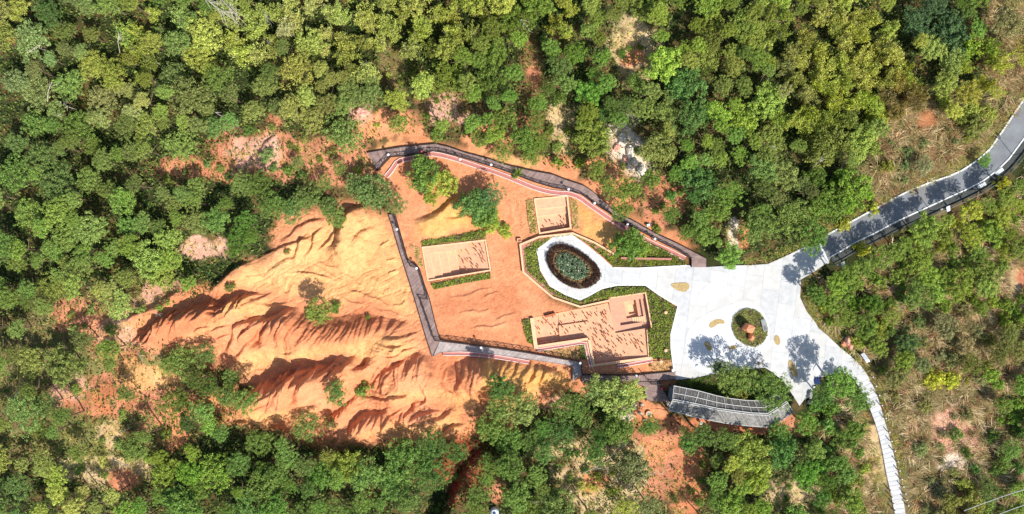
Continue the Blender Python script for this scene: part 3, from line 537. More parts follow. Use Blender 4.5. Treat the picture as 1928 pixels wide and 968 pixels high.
# asphalt road
RU = WP([(1543, 459), (1558, 440), (1580, 428), (1617, 408), (1641, 395), (1685, 371), (1713, 357), (1741, 346), (1757, 340), (1785, 331), (1810, 320), (1840, 300), (1862, 280), (1890, 240), (1910, 210), (1925, 188), (1960, 120), (1990, 40), (2010, -60)])
RL = WP([(1560, 495), (1564, 484), (1580, 476), (1610, 458), (1645, 441), (1679, 423), (1701, 412), (1741, 394), (1795, 369), (1822, 357), (1852, 341), (1880, 320), (1900, 300), (1928, 262), (1965, 195), (2010, 90), (2050, -40)])
road = MB().prism(RU + RL[::-1], -.3, .05).build('road', M['asphalt']); tag(road, 'grey asphalt road curving to the right edge', kind='structure')
for P in ([(1592, 432), (1600, 428), (1612, 447), (1606, 452)], [(1720, 362), (1745, 352), (1752, 372), (1728, 384)], [(1575, 452), (1588, 446), (1586, 458)]):
    MB().prism(WP(P), .03, .054).build('road_patch', M['asphalt_patch'], road)
MB().prism(band(RU[1:], 0, -.28), -.1, .16).build('kerb', M['paint'], road)
MB().prism(band(RL[1:], 0, .24), -.1, .16).build('kerb', M['paint'], road)
MB().prism(WP([(1541, 459), (1544, 457), (1561, 495), (1558, 497)]), .0, .13).build('kerb', M['paint'], road)
RLD = RL[1:]
ditch = MB().prism(band(RLD, -.0, -1.25), -.2, .03).build('ditch', M['ditch']); tag(ditch, 'dark roadside ditch', kind='structure')  # flat strip; the shade down in the ditch is put into its dark colour
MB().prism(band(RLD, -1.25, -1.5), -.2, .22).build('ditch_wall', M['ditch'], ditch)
gr = tag(empty('guard_rail'), 'thin grey pipe guard rail beyond the ditch of the asphalt road', 'guard rail')
rp = resample([(*p, .75) for p in offset(RL[7:], -1.75)], 16)
MB().tube(rp, [.05] * len(rp), 6).build('rail_pipe', M['rail_metal'], gr)
for p in rp: MB().bar((p[0], p[1], -.1), (p[0], p[1], .78), .08).build('post', M['rail_metal'], gr)
for (x, y, an), lb in (((1847, 349, 28), 'white concrete cover slab across the ditch, the lower left of the pair'), ((1880, 323, 36), 'white concrete cover slab across the ditch, the upper right of the pair')):
    t = tag(empty('cover_slab', (*W(x, y), 0)), lb, 'cover slab', 'white cover slabs over the roadside ditch'); t.rotation_euler.z = math.radians(an)
    MB().prism([(-.45, -.32), (.8, -.32), (.8, .32), (-.45, .32)], .1, .3).build('slab', M['paint'], t)
    MB().prism([(-.85, -.3), (-.46, -.3), (-.46, .3), (-.85, .3)], .05, .26).build('shaded_end', M['panel'], t)  # bluish grey colour stands in for shade on the slab's end

# ------------------------------------------------------------------ things laid in the plaza
def raised(name, pts, z, m, label, cat, group=None, sm=2, edge=None):
    P = smooth_poly(WP(pts), sm)
    if edge:
        t = tag(empty(name, (sum(p[0] for p in P) / len(P), sum(p[1] for p in P) / len(P), 0)), label, cat, group)
        Pl = [(p[0] - t.location.x, p[1] - t.location.y) for p in P]; o = MB().prism(Pl, .1, z).build(edge[0], edge[1], t); MB().prism([(a_ * .95, c_ * .95) for a_, c_ in Pl], .1, z + .05).build('soil_base', M['hedge_soil'], t)
        return t, P
    c = (sum(p[0] for p in P) / len(P), sum(p[1] for p in P) / len(P))
    o = MB().prism([(p[0] - c[0], p[1] - c[1]) for p in P], .1, z).build(name, m); o.location = (*c, 0)
    return tag(o, label, cat, group), P
raised('gravel_field', [(1290, 640), (1300, 612), (1330, 590), (1378, 572), (1400, 566), (1420, 571), (1438, 586), (1447, 612), (1450, 640), (1440, 662), (1420, 672), (1400, 690), (1360, 704), (1325, 704), (1300, 690), (1291, 662)], .145, M['white_gravel'], 'large white gravel field around the boulder mound', 'gravel field')
raised('gravel_bed', [(1314, 553), (1322, 545), (1340, 530), (1348, 526), (1358, 527), (1368, 540), (1376, 551), (1368, 557), (1345, 563), (1328, 571), (1316, 570)], .15, M['white_gravel'], 'white gravel bed below the end of the upper boardwalk', 'gravel bed')
GB = [([(1262, 534), (1278, 532), (1296, 532), (1299, 541), (1290, 550), (1278, 548), (1265, 541)], 'tan gravel bed on the plaza, just right of the loop path'),
 ([(1334, 610), (1343, 602), (1356, 600), (1364, 604), (1364, 610), (1352, 609), (1344, 616), (1336, 618)], 'kidney shaped tan gravel bed left of the boulder mound'),
 ([(1457, 634), (1462, 630), (1467, 634), (1469, 645), (1464, 651), (1458, 645)], 'small oval tan gravel bed right of the boulder mound'),
 ([(1483, 682), (1488, 676), (1494, 684), (1502, 700), (1500, 710), (1493, 709), (1485, 696)], 'teardrop tan gravel bed near the pointed lower end of the plaza'),
 ([(1325, 646), (1332, 641), (1338, 648), (1341, 658), (1336, 662), (1328, 654)], 'dark gravel bed in the tree shade on the white gravel field'),
 ([(1371, 652), (1378, 651), (1386, 649), (1388, 655), (1380, 658), (1372, 658)], 'tiny tan gravel bed between the boulder mound and the tree shadow')]
for i, (P, lb) in enumerate(GB): raised('gravel_bed', P, .175, M['tan_gravel'], lb, 'gravel bed', 'small gravel beds on the plaza', 1)
# boulder mound
mound, MP = raised('grass_mound', [(1404, 580), (1388, 587), (1378, 602), (1377, 618), (1384, 636), (1398, 648), (1416, 654), (1432, 649), (1443, 636), (1445, 618), (1438, 598), (1424, 584)], .22, None, 'oval grass mound with two orange boulders on the plaza', 'grass mound', edge=('edging', M['grey_stone']))
def hull(name, pts, m, rough=.035):
    bm = bmesh.new()
    for p in pts: bm.verts.new(p)
    r = bmesh.ops.convex_hull(bm, input=bm.verts); 
    for v in [v for v in bm.verts if not v.link_faces]: bm.verts.remove(v)
    bmesh.ops.subdivide_edges(bm, edges=bm.edges[:], cuts=2, use_grid_fill=True)
    for v in bm.verts: v.co += Vector([R.uniform(-rough, rough) for _ in range(3)])
    me = bpy.data.meshes.new(name); bm.to_mesh(me); bm.free(); me.materials.append(m); return me
def rock(px, py, rx, ry, h, m, label, cat='boulder', group=None, lean=0, n=16, name='boulder', z=None, up=.75):
    rr = random.Random(int(px * 7 + py)); pts = []
    for k in range(n):
        a = 2 * math.pi * k / n + rr.uniform(-.2, .2); q = rr.uniform(.85, 1.1)
        for zz, s in ((-.2, .95), (h * .55, 1.0), (h * rr.uniform(.88, 1.03), up)):
            pts.append((rx * q * s * math.cos(a) + lean * zz, ry * q * s * math.sin(a), zz))
    zz = z if z is not None else hz(*W(px, py))
    return tag(obj(name, hull(name, pts, m, max(.035, .09 * rx) if name == 'rock' else .035), None, (*W(px, py), zz)), label, cat, group)
rock(1404, 616, 1.05, 1.0, 2.7, M['boulder'], 'large blocky orange boulder on the grass mound', n=6, z=.2, up=.8)
rock(1412, 634, .55, .75, 1.5, M['boulder'], 'small pointed orange boulder on the grass mound', n=5, z=.2, up=.45)
st = tag(empty('stone_tablet', (*W(1437, 612), .25)), 'grey inscribed stone tablet on the right side of the grass mound', 'stone tablet'); st.rotation_euler = (0, 0, math.radians(14))
MB().prism([(-.42, -1.15), (.42, -1.15), (.42, 1.15), (-.42, 1.15)], 0, .35).build('slab', M['grey_stone'], st)
MB().prism([(-.26, -.95), (.26, -.95), (.26, -.15), (-.26, -.15)], .34, .37).build('inscribed_plate', mat('dark_inscription', (.16, .18, .2), .6, .5, 7), st)
MB().prism([(-.26, .05), (.26, .05), (.26, .95), (-.26, .95)], .34, .37).build('inscribed_plate', mat('grey_inscription', (.3, .32, .33), .6, .5, 9), st)

# ------------------------------------------------------------------ excavation pits
def bil(Q, u, v):
    (ax_, ay_), (bx_, by_), (cx_, cy_), (dx_, dy_) = Q
    return ((ax_ * (1 - u) + bx_ * u) * (1 - v) + (dx_ * (1 - u) + cx_ * u) * v, (ay_ * (1 - u) + by_ * u) * (1 - v) + (dy_ * (1 - u) + cy_ * u) * v)
def block(t, Q, u0, v0, u1, v1, z, m, name, slope=None):
    P = [bil(Q, u0, v0), bil(Q, u1, v0), bil(Q, u1, v1), bil(Q, u0, v1)]
    zt = [z, slope, slope, z] if slope is not None else None
    return MB().prism(P, -3.3, z, zt).build(name, m, t)
def walls(t, pts, w, ztop, closed=True, tops=None):
    P = WP(pts); n = len(P)
    for i in range(n if closed else n - 1):
        a = P[i]; b = P[(i + 1) % n]; zt = tops[i] if tops else ztop
        d = Vector((b[0] - a[0], b[1] - a[1])).normalized(); nn = Vector((d.y, -d.x)) * w
        q = [a, b, (b[0] + nn.x - d.x * 0, b[1] + nn.y), (a[0] + nn.x, a[1] + nn.y)]
        s = 0.003 * i
        MB().prism(q, -2.7, zt - .05 - s).build('wall', M['clay_side'], t)
        q2 = [(a[0] - nn.x * .08, a[1] - nn.y * .08), (b[0] - nn.x * .08, b[1] - nn.y * .08), (b[0] + nn.x * 1.08, b[1] + nn.y * 1.08), (a[0] + nn.x * 1.08, a[1] + nn.y * 1.08)]
        MB().prism(q2, zt - .05 - s, zt + .01 - s).build('coping', M['clay_wall'], t)
def pedestals(t, Pin, n, zf, meshes, seed):
    rr = random.Random(seed); P = Pin; xs = [p[0] for p in P]; ys = [p[1] for p in P]; k = 0; done = []
    while k < n:
        x = rr.uniform(min(xs), max(xs)); y = rr.uniform(min(ys), max(ys))
        if not in_poly(np.array([x]), np.array([y]), P)[0] or any(math.dist((x, y), q) < .35 for q in done): continue
        z = zf(x, y)
        if z is None: continue
        done.append((x, y)); k += 1
        o = obj('pedestal', rr.choice(meshes), t, (x, y, z)); o.rotation_euler.z = rr.uniform(0, 6); s = rr.uniform(.75, 1.2); o.scale = (s, s, rr.choice([.6, .9, 1.3, 1.7, 2.2]))
pmesh = []
for k in range(4):
    mb = MB().lathe([(.13, -.05), (.10, .12), (.085, .30)], n=6); mb.prism([(-.11, -.06), (.09, -.08), (.12, .05), (-.04, .10)], .30, .38)
    me = mb.mesh('pedestal', M['pedestal'])
    for v in me.vertices: v.co.x += R.uniform(-.02, .02); v.co.y += R.uniform(-.02, .02)
    pmesh.append(me)
Q1 = WP(PIT1); Q2 = WP(PIT2); Q3 = WP(PIT3)
t1 = tag(empty('excavation_pit'), 'smallest square excavation pit above the loop path with two terraces', 'excavation pit')
block(t1, Q1, 0, 0, 1, .30, -.30, M['clay_floor'], 'terrace'); block(t1, Q1, 0, .30, 1, .5, -.6, M['clay_floor'], 'terrace'); block(t1, Q1, 0, .5, 1, 1, -.9, M['clay_floor'], 'pit_floor')
for v, z in ((.285, -.27), (.485, -.57)): block(t1, Q1, .02, v, .98, v + .03, z, M['clay_wall'], 'terrace_lip')
walls(t1, PIT1, .27, .12)
pedestals(t1, [bil(Q1, .12, .55), bil(Q1, .88, .55), bil(Q1, .88, .92), bil(Q1, .12, .92)], 14, lambda x, y: -.9, pmesh, 3)
t2 = tag(empty('excavation_pit'), 'rectangular excavation pit with wide steps, right of the west boardwalk', 'excavation pit')
block(t2, Q2, 0, 0, .72, .2, -.12, M['clay_floor'], 'terrace')
us = [0, .115, .24, .37, .50]
for i, z in enumerate((-.2, -.5, -.8, -1.1)): block(t2, Q2, us[i] if i else 0, .2, us[i + 1], 1, z, M['clay_floor'], 'step'); block(t2, Q2, us[i + 1] - .008, .2, us[i + 1] + .004, .985, z + .03, M['clay_wall'], 'step_lip')
block(t2, Q2, .50, .2, 1, 1, -1.4, M['clay_floor'], 'pit_floor', slope=-.12); block(t2, Q2, .72, 0, 1, .2, -.85, M['clay_floor'], 'pit_floor', slope=-.12)
walls(t2, PIT2, .24, .12)
def z2(x, y):
    a = bil(Q2, .5, .6); b_ = bil(Q2, 1, .6); u = (x - a[0]) / (b_[0] - a[0]); return -1.4 + 1.28 * u
pedestals(t2, [bil(Q2, .53, .1 + .12), bil(Q2, .96, .08), bil(Q2, .96, .92), bil(Q2, .53, .82)], 36, z2, pmesh, 4)
t3 = tag(empty('excavation_pit'), 'largest L-shaped excavation pit with stepped square shaft in its upper right', 'excavation pit')
# main floor in two ramps, raised bench, stepped square
def slab3(pts, z, m, name, zs=None):
    return MB().prism(WP(pts), -3.3, z, zs).build(name, m, t3)
slab3([(998, 601), (1052, 590), (1056, 650), (1006, 656)], -1.25, M['clay_floor'], 'pit_floor')
slab3([(1052, 590), (1108, 579), (1108, 606), (1052, 614)], -1.25, M['clay_floor'], 'pit_floor')
slab3([(1052, 614), (1108, 606), (1108, 641), (1056, 650)], -.93, M['clay_floor'], 'bench')
slab3([(1108, 579), (1146, 571), (1160, 628), (1166, 683), (1116, 691), (1108, 641)], -1.0, M['clay_floor'], 'pit_floor', [-1.25, -.9, -.75, -.6, -.95, -1.15])
slab3([(1160, 628), (1221, 618), (1222, 675), (1166, 683)], -.5, M['clay_floor'], 'pit_floor', [-.75, -.35, -.1, -.6])
Q5 = WP([(1146, 571), (1216, 551), (1227, 616), (1160, 628)]); Q5 = WP([(1146, 562), (1217, 551), (1228, 617), (1158, 628)])
block(t3, Q5, 0, 0, 1, .16, -.55, M['clay_grey'], 'paved_step'); block(t3, Q5, 0, .16, .20, .82, -.9, M['clay_grey'], 'paved_step'); block(t3, Q5, .20, .16, .40, .66, -1.3, M['clay_grey'], 'paved_step')
block(t3, Q5, .84, .16, 1, .66, -.8, M['clay_grey'], 'paved_step'); block(t3, Q5, 0, .82, 1, 1, -1.05, M['clay_grey'], 'paved_step')
block(t3, Q5, .20, .66, .55, .82, -1.6, M['clay_grey'], 'paved_step')
block(t3, Q5, .72, .16, .84, .66, -1.35, M['clay_grey'], 'paved_step')
block(t3, Q5, .40, .16, .72, .30, -2.05, M['clay_floor'], 'paved_step'); block(t3, Q5, .40, .30, .5, .66, -2.05, M['clay_floor'], 'paved_step')
block(t3, Q5, .5, .30, .72, .56, -2.5, M['clay_wall'], 'square_base'); block(t3, Q5, .5, .56, .72, .66, -2.05, M['clay_floor'], 'paved_step')
for i in range(8):
    u0 = .55 + .45 * i / 8; block(t3, Q5, u0, .66, u0 + .45 / 8 - .006, .82, -1.6 + .1 * (i + 1), M['clay_wall'], 'stair_tread')
W3 = [(998, 601), (1024, 595), (1046, 589), (1096, 580)]
def wall3(pts, w, z, side=1, name='wall'):
    P = WP(pts)
    MB().prism(band(P, 0, -w * side), -2.7, z - .05).build(name, M['clay_side'], t3); MB().prism(band(P, .03 * side, -(w + .03) * side), z - .05, z + .01).build('coping', M['clay_wall'], t3)
wall3([(998, 599), (1006, 656)], .65, .45, -1); wall3([(1216, 550), (1228, 617)], .2, .1); wall3([(1219, 621), (1222, 674)], .14, .08)
wall3([(1228, 675), (1116, 690)], .4, .2); wall3([(1116, 690), (1107, 640)], .4, .16); wall3([(1107, 640), (1006, 655)], .4, .24)
wall3([(1149, 560), (1216, 550)], .2, .05)
MB().prism(WP([(1026, 594), (1045, 589), (1046, 593), (1027, 598)]), -1.3, .55).build('wall_stub', M['clay_side'], t3)
for i in range(9):     # stair along the lower wall
    a = (1008 + 9 * i, 651.5 - 1.33 * i); MB().prism(WP([a, (a[0] + 8.6, a[1] - 1.3), (a[0] + 8.2, a[1] - 5.5), (a[0] - .4, a[1] - 4.2)]), -2.7, -.05 - .13 * (i + 1)).build('stair_tread', M['clay_floor'], t3)
def z3(x, y):
    px = x * 10 + 964; py = 484 - y * 10
    if px > 1158 and py < 630: return None
    if px < 1106 and py > 638 - (px - 1006) * .1: return None
    if px < 1106: return -1.25 if (px < 1053 or py < 614 - (px - 1052) * .14) else -.93
    f = (px - 1108) / 112; g_ = (py - 575) / 110
    return -1.2 + .55 * f + .25 * g_ + (.25 * f if py > 640 else 0)
pedestals(t3, WP([(1010, 604), (1145, 578), (1160, 632), (1214, 628), (1214, 664), (1120, 680), (1112, 638), (1012, 634)]), 125, z3, pmesh, 5)
# pink brick channels with pale kerbs
def channel(pts, label, w=.62, z=.10):
    P = smooth_poly(WP(pts), 1, False); t = tag(empty('drainage_channel'), label, 'drain channel', 'pink brick drain channels with pale kerbs')
    MB().prism(band(P, -w / 2, w / 2), -.2, z - .06).build('brick_bed', M['brick'], t)
    for s in (-1, 1): MB().prism(band(P, s * w / 2, s * (w / 2 + .13)), -.2, z + (.06 if s < 0 else .063)).build('kerb', M['pale_kerb'], t)
channel([(798, 290), (822, 290), (860, 300), (900, 314), (940, 327), (972, 340), (1000, 352), (1030, 361), (1052, 364), (1070, 364), (1090, 371), (1110, 386), (1130, 400), (1143, 409), (1170, 425), (1200, 443), (1230, 459), (1260, 472), (1290, 487)], 'long curved pink drain channel below the upper boardwalk')
channel([(727, 333), (738, 320), (749, 303), (770, 299), (792, 294)], 'short bent pink drain channel beside the upper boardwalk platform')
channel([(834, 666), (870, 665), (909, 668), (950, 674), (996, 682)], 'straight pink drain channel along the lower boardwalk', .5, .3)
channel([(1010, 659), (1060, 651), (1102, 644), (1104, 655), (1113, 694)], 'hooked pink drain channel along the lower wall of the largest pit', .35, .14)
channel([(1162, 690), (1196, 684), (1229, 678)], 'short straight pink drain channel below the largest pit', .4, .14)
# loop wall
P = WP([(1160, 479), (1120, 456), (1078, 438), (1014, 445), (978, 460), (984, 513), (1010, 536), (1040, 561), (1092, 579), (1147, 567)])
t = tag(empty('garden_wall'), 'low cream wall with brown brick strip curving round the loop path bed', 'garden wall')
MB().prism(band(P, .30, .95), -.2, .10).build('brick_strip', M['brick_brown'], t)
MB().prism(band(P, 0, .28), -.3, .5).build('wall', M['clay_side'], t); MB().prism(band(P, -.03, .31), .5, .56).build('coping', M['clay_wall'], t)
t = tag(empty('brick_box', (*W(977.5, 452.5), 0)), 'small square clay box at the left corner of the garden wall', 'clay box')
for q in ([(-.4, -.35), (.4, -.35), (.4, -.25), (-.4, -.25)], [(-.4, .25), (.4, .25), (.4, .35), (-.4, .35)], [(-.4, -.25), (-.3, -.25), (-.3, .25), (-.4, .25)], [(.3, -.25), (.4, -.25), (.4, .25), (.3, .25)]):
    MB().prism(q, -.2, .5).build('side_wall', M['clay_wall'], t)
MB().prism([(-.29, -.24), (.29, -.24), (.29, .24), (-.29, .24)], -.2, .25).build('lid', M['clay_side'], t)
t = tag(empty('timber_beam'), 'long weathered timber beam lying in the hedge bed above the plaza path', 'timber beam')
MB().bar((*W(1168, 486), .5), (*W(1263, 488), .5), .38, .25).build('beam', M['brick_brown'], t)
for x in (1176, 1254): MB().prism(WP([(x, 484), (x + 4, 484), (x + 4, 490), (x, 490)]), 0, .37).build('support', M['clay_side'], t)

# ------------------------------------------------------------------ boardwalks, railings, path lamps
def deck(t, up, lo, z=.42, step=.17, strips=2.2, mt='plank'):
    U = WP(up); L = WP(lo); T = (sum(seglen(U)) + sum(seglen(L))) / 2; n = max(2, int(T / step)); U = resample(U, n); L = resample(L, n)
    boards = [MB(), MB(), MB()]
    for i in range(n):
        f = .07; e = R.uniform(-.03, .03)
        a = tuple(U[i][k] * (1 - f) + U[i + 1][k] * f for k in (0, 1)); b_ = tuple(L[i][k] * (1 - f) + L[i + 1][k] * f for k in (0, 1))
        boards[R.choice([0, 0, 0, 1, 2])].prism([a, b_, L[i + 1], U[i + 1]], z - .05, z + R.uniform(-.006, .006))
    for bb, mm in zip(boards, (M[mt], M[mt + '_b'], M[mt + '_c'])):
        if bb.v: tag(bb.build('boards', mm, t), kind='stuff')
    for e in (U, L):
        MB().prism(band(e, -.06, .06) if e is U else band(e, -.06, .06), -.1, z + .03).build('edge_beam', M['rail_wood'] if mt == 'plank' else M['plank'], t)
    k = int(T / strips)
    for j in range(1, k):
        i = int(n * j / k) + R.choice([0, 0, 1, 2])
        if i < n: MB().prism([U[i], L[i], tuple(L[i][q_] * .55 + L[i + 1][q_] * .45 for q_ in (0, 1)), tuple(U[i][q_] * .55 + U[i + 1][q_] * .45 for q_ in (0, 1))], z, z + .02).build('cover_strip', M['plank_strip'] if mt == 'plank_light' else M['plank_light'], t)
M['plank_b'] = mat('deck_board_b', (0.245, 0.165, 0.145), 0.8, 0.25, 1.3, 0.2, 10); M['plank_c'] = mat('deck_board_c', (0.33, 0.23, 0.20), 0.8, 0.2, 1.3, 0.2, 10)
M['plank_light_b'] = mat('deck_board_pale_b', (0.40, 0.34, 0.32), 0.8, 0.22, 1.3, 0.2, 10); M['plank_light_c'] = mat('deck_board_pale_c', (0.52, 0.44, 0.41), 0.8, 0.2, 1.3, 0.2, 10)
NU = [(731, 281.5), (760, 277), (803, 273), (820, 271.5), (844, 277), (876, 288), (925, 301), (949, 310), (1000, 322), (1040, 329), (1068, 340), (1099, 350), (1116, 361), (1139, 381), (1163, 403), (1192, 416), (1232, 439), (1279, 461), (1329, 487), (1329, 503)]
NL = [(735, 296), (765, 293), (798, 289), (815, 285), (832, 286), (860, 293), (900, 306), (940, 318), (970, 329), (1003, 342), (1043, 354), (1066, 357), (1093, 365), (1109, 376), (1126, 388), (1143, 399), (1159, 410), (1184, 424), (1209, 437), (1242, 455), (1275, 471), (1301, 487), (1301, 503)]
nb = tag(empty('boardwalk'), 'dark upper boardwalk curving from its left platform down to the plaza', 'boardwalk')
deck(nb, [(691.5, 288), (731, 281.5)], [(711, 322), (735, 296)], strips=9); deck(nb, NU, NL)
WL = [(732, 404), (744, 443), (755, 480), (768, 520), (782, 565), (798, 620), (814, 671)]
WR = [(744, 404), (756, 446), (768, 488), (790, 506), (799, 535), (809, 563), (819, 606), (829, 640)]
wb = tag(empty('boardwalk'), 'grey brown left boardwalk running between the eroded slopes and the step pit', 'boardwalk')
deck(wb, WL, WR, strips=3.5, mt='plank')
sb = tag(empty('boardwalk'), 'pale grey lower boardwalk from the left corner to the plaza', 'boardwalk')
deck(sb, [(829, 641), (864, 646), (926, 654), (988, 663), (1050, 674), (1093, 681)], [(816, 671), (829, 663), (880, 660), (940, 668), (996, 676), (1050, 684), (1078, 689)], .40, mt='plank_light', strips=1.6)
deck(sb, [(1078, 689), (1078, 717)], [(1094, 681), (1095, 705)], .40, mt='plank_light', strips=9)
deck(sb, [(1095, 705), (1141, 705), (1199, 706), (1235, 702), (1271, 699)], [(1095, 719), (1141, 718), (1185, 718), (1232, 717), (1271, 714)], .38, mt='plank', strips=3)
deck(sb, [(1185, 719), (1211, 727), (1217, 753)], [(1242, 718), (1244, 727), (1262, 757)], .38, mt='plank', strips=3)
def railing(pts, label, z=.42, span=1.55, every=1):
    P = WP(pts); T = sum(seglen(P)); n = max(1, round(T / span)); P = resample(P, n)
    t = tag(empty('railing', (*P[0], z)), label, 'railing', 'dark timber railings of the boardwalks'); m = M['rail_wood']; ox, oy = P[0]
    g = lambda p, h: (p[0] - ox, p[1] - oy, h)
    for i, p in enumerate(P):
        MB().bar(g(p, -.3), g(p, 1.18), .12).build('post', m, t)
        if i < n:
            q = P[i + 1]
            MB().bar(g(p, 1.05), g(q, 1.05), .09, .07).build('rail', m, t); MB().bar(g(p, .2), g(q, .2), .07, .06).build('rail', m, t)
            MB().bar(g(p, .22), g(q, 1.02), .055).build('brace', m, t); MB().bar(g(p, 1.02), g(q, .22), .055).build('brace', m, t)
railing([(711, 322), (735, 296)], 'short railing along the lower side of the upper platform')
railing([(735, 296), (765, 293), (798, 289)], 'railing of the shaded stretch right of the upper platform')
railing([(798, 289), (815, 285), (832, 286), (860, 293), (900, 306), (940, 318), (970, 329), (1003, 342), (1043, 354), (1066, 357), (1093, 365), (1109, 376), (1126, 388), (1143, 399), (1159, 410), (1184, 424), (1209, 437), (1242, 455), (1275, 471), (1299, 485)], 'long curved railing along the lower side of the upper boardwalk')
railing([(744, 408), (756, 446), (768, 488)], 'railing on the right side of the left boardwalk, upper stretch')
railing([(768, 488), (771, 500), (789, 505)], 'small angled railing at the jog beside the step pit')
railing([(790, 507), (799, 535), (808, 563), (791, 561)], 'railing of the left boardwalk beside the loose red earth')
railing([(793, 564), (808, 606), (818, 637)], 'lower right railing of the left boardwalk above the corner')
railing([(820, 640), (864, 645), (926, 653), (988, 662), (1050, 673), (1091, 680)], 'straight railing along the upper side of the lower boardwalk')
railing([(1094, 683), (1095, 704)], 'short railing where the lower boardwalk turns down', .4)
railing([(1096, 704), (1141, 704), (1199, 705)], 'railing below the largest pit', .4)
railing([(1212, 706), (1224, 721), (1243, 722)], 'angled railing beside the dark hedge at the deck', .4)
def path_lamp(px, py, label, h=2.4, red=False, z=.1, tilt=0):
    t = tag(empty('path_lamp', (*W(px, py, h * .8), z)), label, 'path lamp', 'short lamps along the boardwalks')
    MB().lathe([(.09, -.2), (.09, .1), (.05, .15), (.05, h - .25)], n=8).build('pole', M['black'], t)
    MB().lathe([(.14, h - .28), (.20, h - .12), (.24, h), (.10, h + .08)], n=10).build('lamp_cap', M['lamp_red'] if red else M['lamp_white'], t)
for x, y, lb, rd in ((732, 292, 'white capped lamp at the inner corner of the upper platform', 0), (795, 286, 'red capped lamp on the shaded stretch of the upper boardwalk', 1), (867, 301, 'white capped lamp above the bright two-tone tree on the upper boardwalk', 0), (925, 311, 'white capped lamp right of the two-tone tree on the upper boardwalk', 0),
  (1070, 357, 'white capped lamp above the smallest pit', 0), (1119, 383, 'white capped lamp to the upper right of the smallest pit', 0), (1181, 423, 'pale lamp left of the turquoise sheet on the upper boardwalk', 0), (1232, 450, 'lamp just below the turquoise sheet on the upper boardwalk', 0),
  (748, 432, 'white lamp near the top of the left boardwalk', 0), (785, 505, 'white lamp at the jog of the left boardwalk', 0), (906, 654, 'white lamp in the tree shade on the lower boardwalk', 0), (1197, 707, 'white lamp on the deck below the largest pit', 0), (1092, 683, 'lamp at the lower boardwalk turn', 0)):
    path_lamp(x, y, lb, red=bool(rd))
for x, y, lb in ((1252, 588, 'round cream garden lamp in the hedge, the upper of the two'), (1252, 659, 'round cream garden lamp in the hedge, the lower of the two'), (1318, 795, 'white garden lamp left below the gallery roof'), (1465, 806, 'white garden lamp below the right corner of the gallery roof'), (1266, 696, 'small cream lamp at the corner where deck meets plaza'), (1243, 680, 'small pale lamp in the dry seedling bed')):
    t = tag(empty('garden_lamp', (*W(x, y), 0)), lb, 'garden lamp', 'round garden lamps')
    MB().lathe([(.12, -.1), (.12, .5), (.30, .55), (.33, .68), (.2, .78)], n=12).build('lamp_head', M['clay_wall'] if x < 1260 else M['lamp_white'], t); MB().lathe([(.16, -.15), (.16, .1)], n=8).build('foot', M['black'], t)
def solar_lamp(px, py, label, H=5.0, rot=.4):
    t = tag(empty('solar_street_lamp', (*W(px, py), 0)), label, 'street lamp', 'solar street lamps beside the asphalt road'); t.rotation_euler.z = rot
    MB().lathe([(.16, -.3), (.15, .05), (.06, .1), (.05, H)], n=8).build('pole', M['black'], t)
    MB().bar((0, 0, H - .3), (-.9, .3, H - .1), .07).build('arm', M['black'], t)
    MB().prism([(-1.15, .15), (-.65, .15), (-.65, .45), (-1.15, .45)], H - .16, H - .04).build('lamp_head', M['grey_stone'], t)
    p = MB().prism([(-.35, -.55), (.35, -.55), (.35, .55), (-.35, .55)], 0, .05).build('solar_panel', M['panel'], t); p.location = (.1, 0, H + .12); p.rotation_euler = (.45, 0, 0)
solar_lamp(1752, 397, 'solar street lamp at the middle of the ditch side of the road'); solar_lamp(1562, 498, 'solar street lamp where the road meets the plaza'); solar_lamp(1906, 292, 'solar street lamp near the right edge of the photo')
for i, (x, y) in enumerate([(1638, 708), (1644, 725), (1650, 742), (1655, 761), (1662, 785), (1669, 811), (1673, 828), (1679, 846), (1685, 866), (1688, 883), (1692, 899), (1695, 913), (1699, 926), (1701, 938), (1704, 948), (1672, 920), (1675, 933), (1678, 945), (1680, 958), (1614, 726), (1634, 766)]):
    ordn = ['uppermost', 'second', 'third', 'fourth', 'fifth', 'sixth', 'seventh', 'eighth', 'ninth', 'tenth', 'eleventh', 'twelfth', 'thirteenth', 'fourteenth', 'lowest']
    if i < 15: lb = f'{ordn[i]} white topped post from above on the right side of the stone path' if i not in (0, 14) else f'{ordn[i]} white topped post on the right side of the stone path'
    else: lb = ['highest of four lower posts on the left side of the stone path', 'second of four lower posts left of the stone path', 'third of four lower posts left of the stone path', 'lowest post on the left side of the stone path', 'lone post at the left of the path top', 'post left of the path below the plaza tree'][i - 15]
    t = tag(empty('bollard', (*W(x, y), 0)), lb, 'bollard', 'posts along the stone path')
    MB().lathe([(.1, -.2), (.09, 1.1)], n=8).build('post', M['bark'], t); MB().lathe([(.12, 1.1), (.14, 1.17), (.06, 1.25)], n=8).build('cap', M['lamp_white'], t)

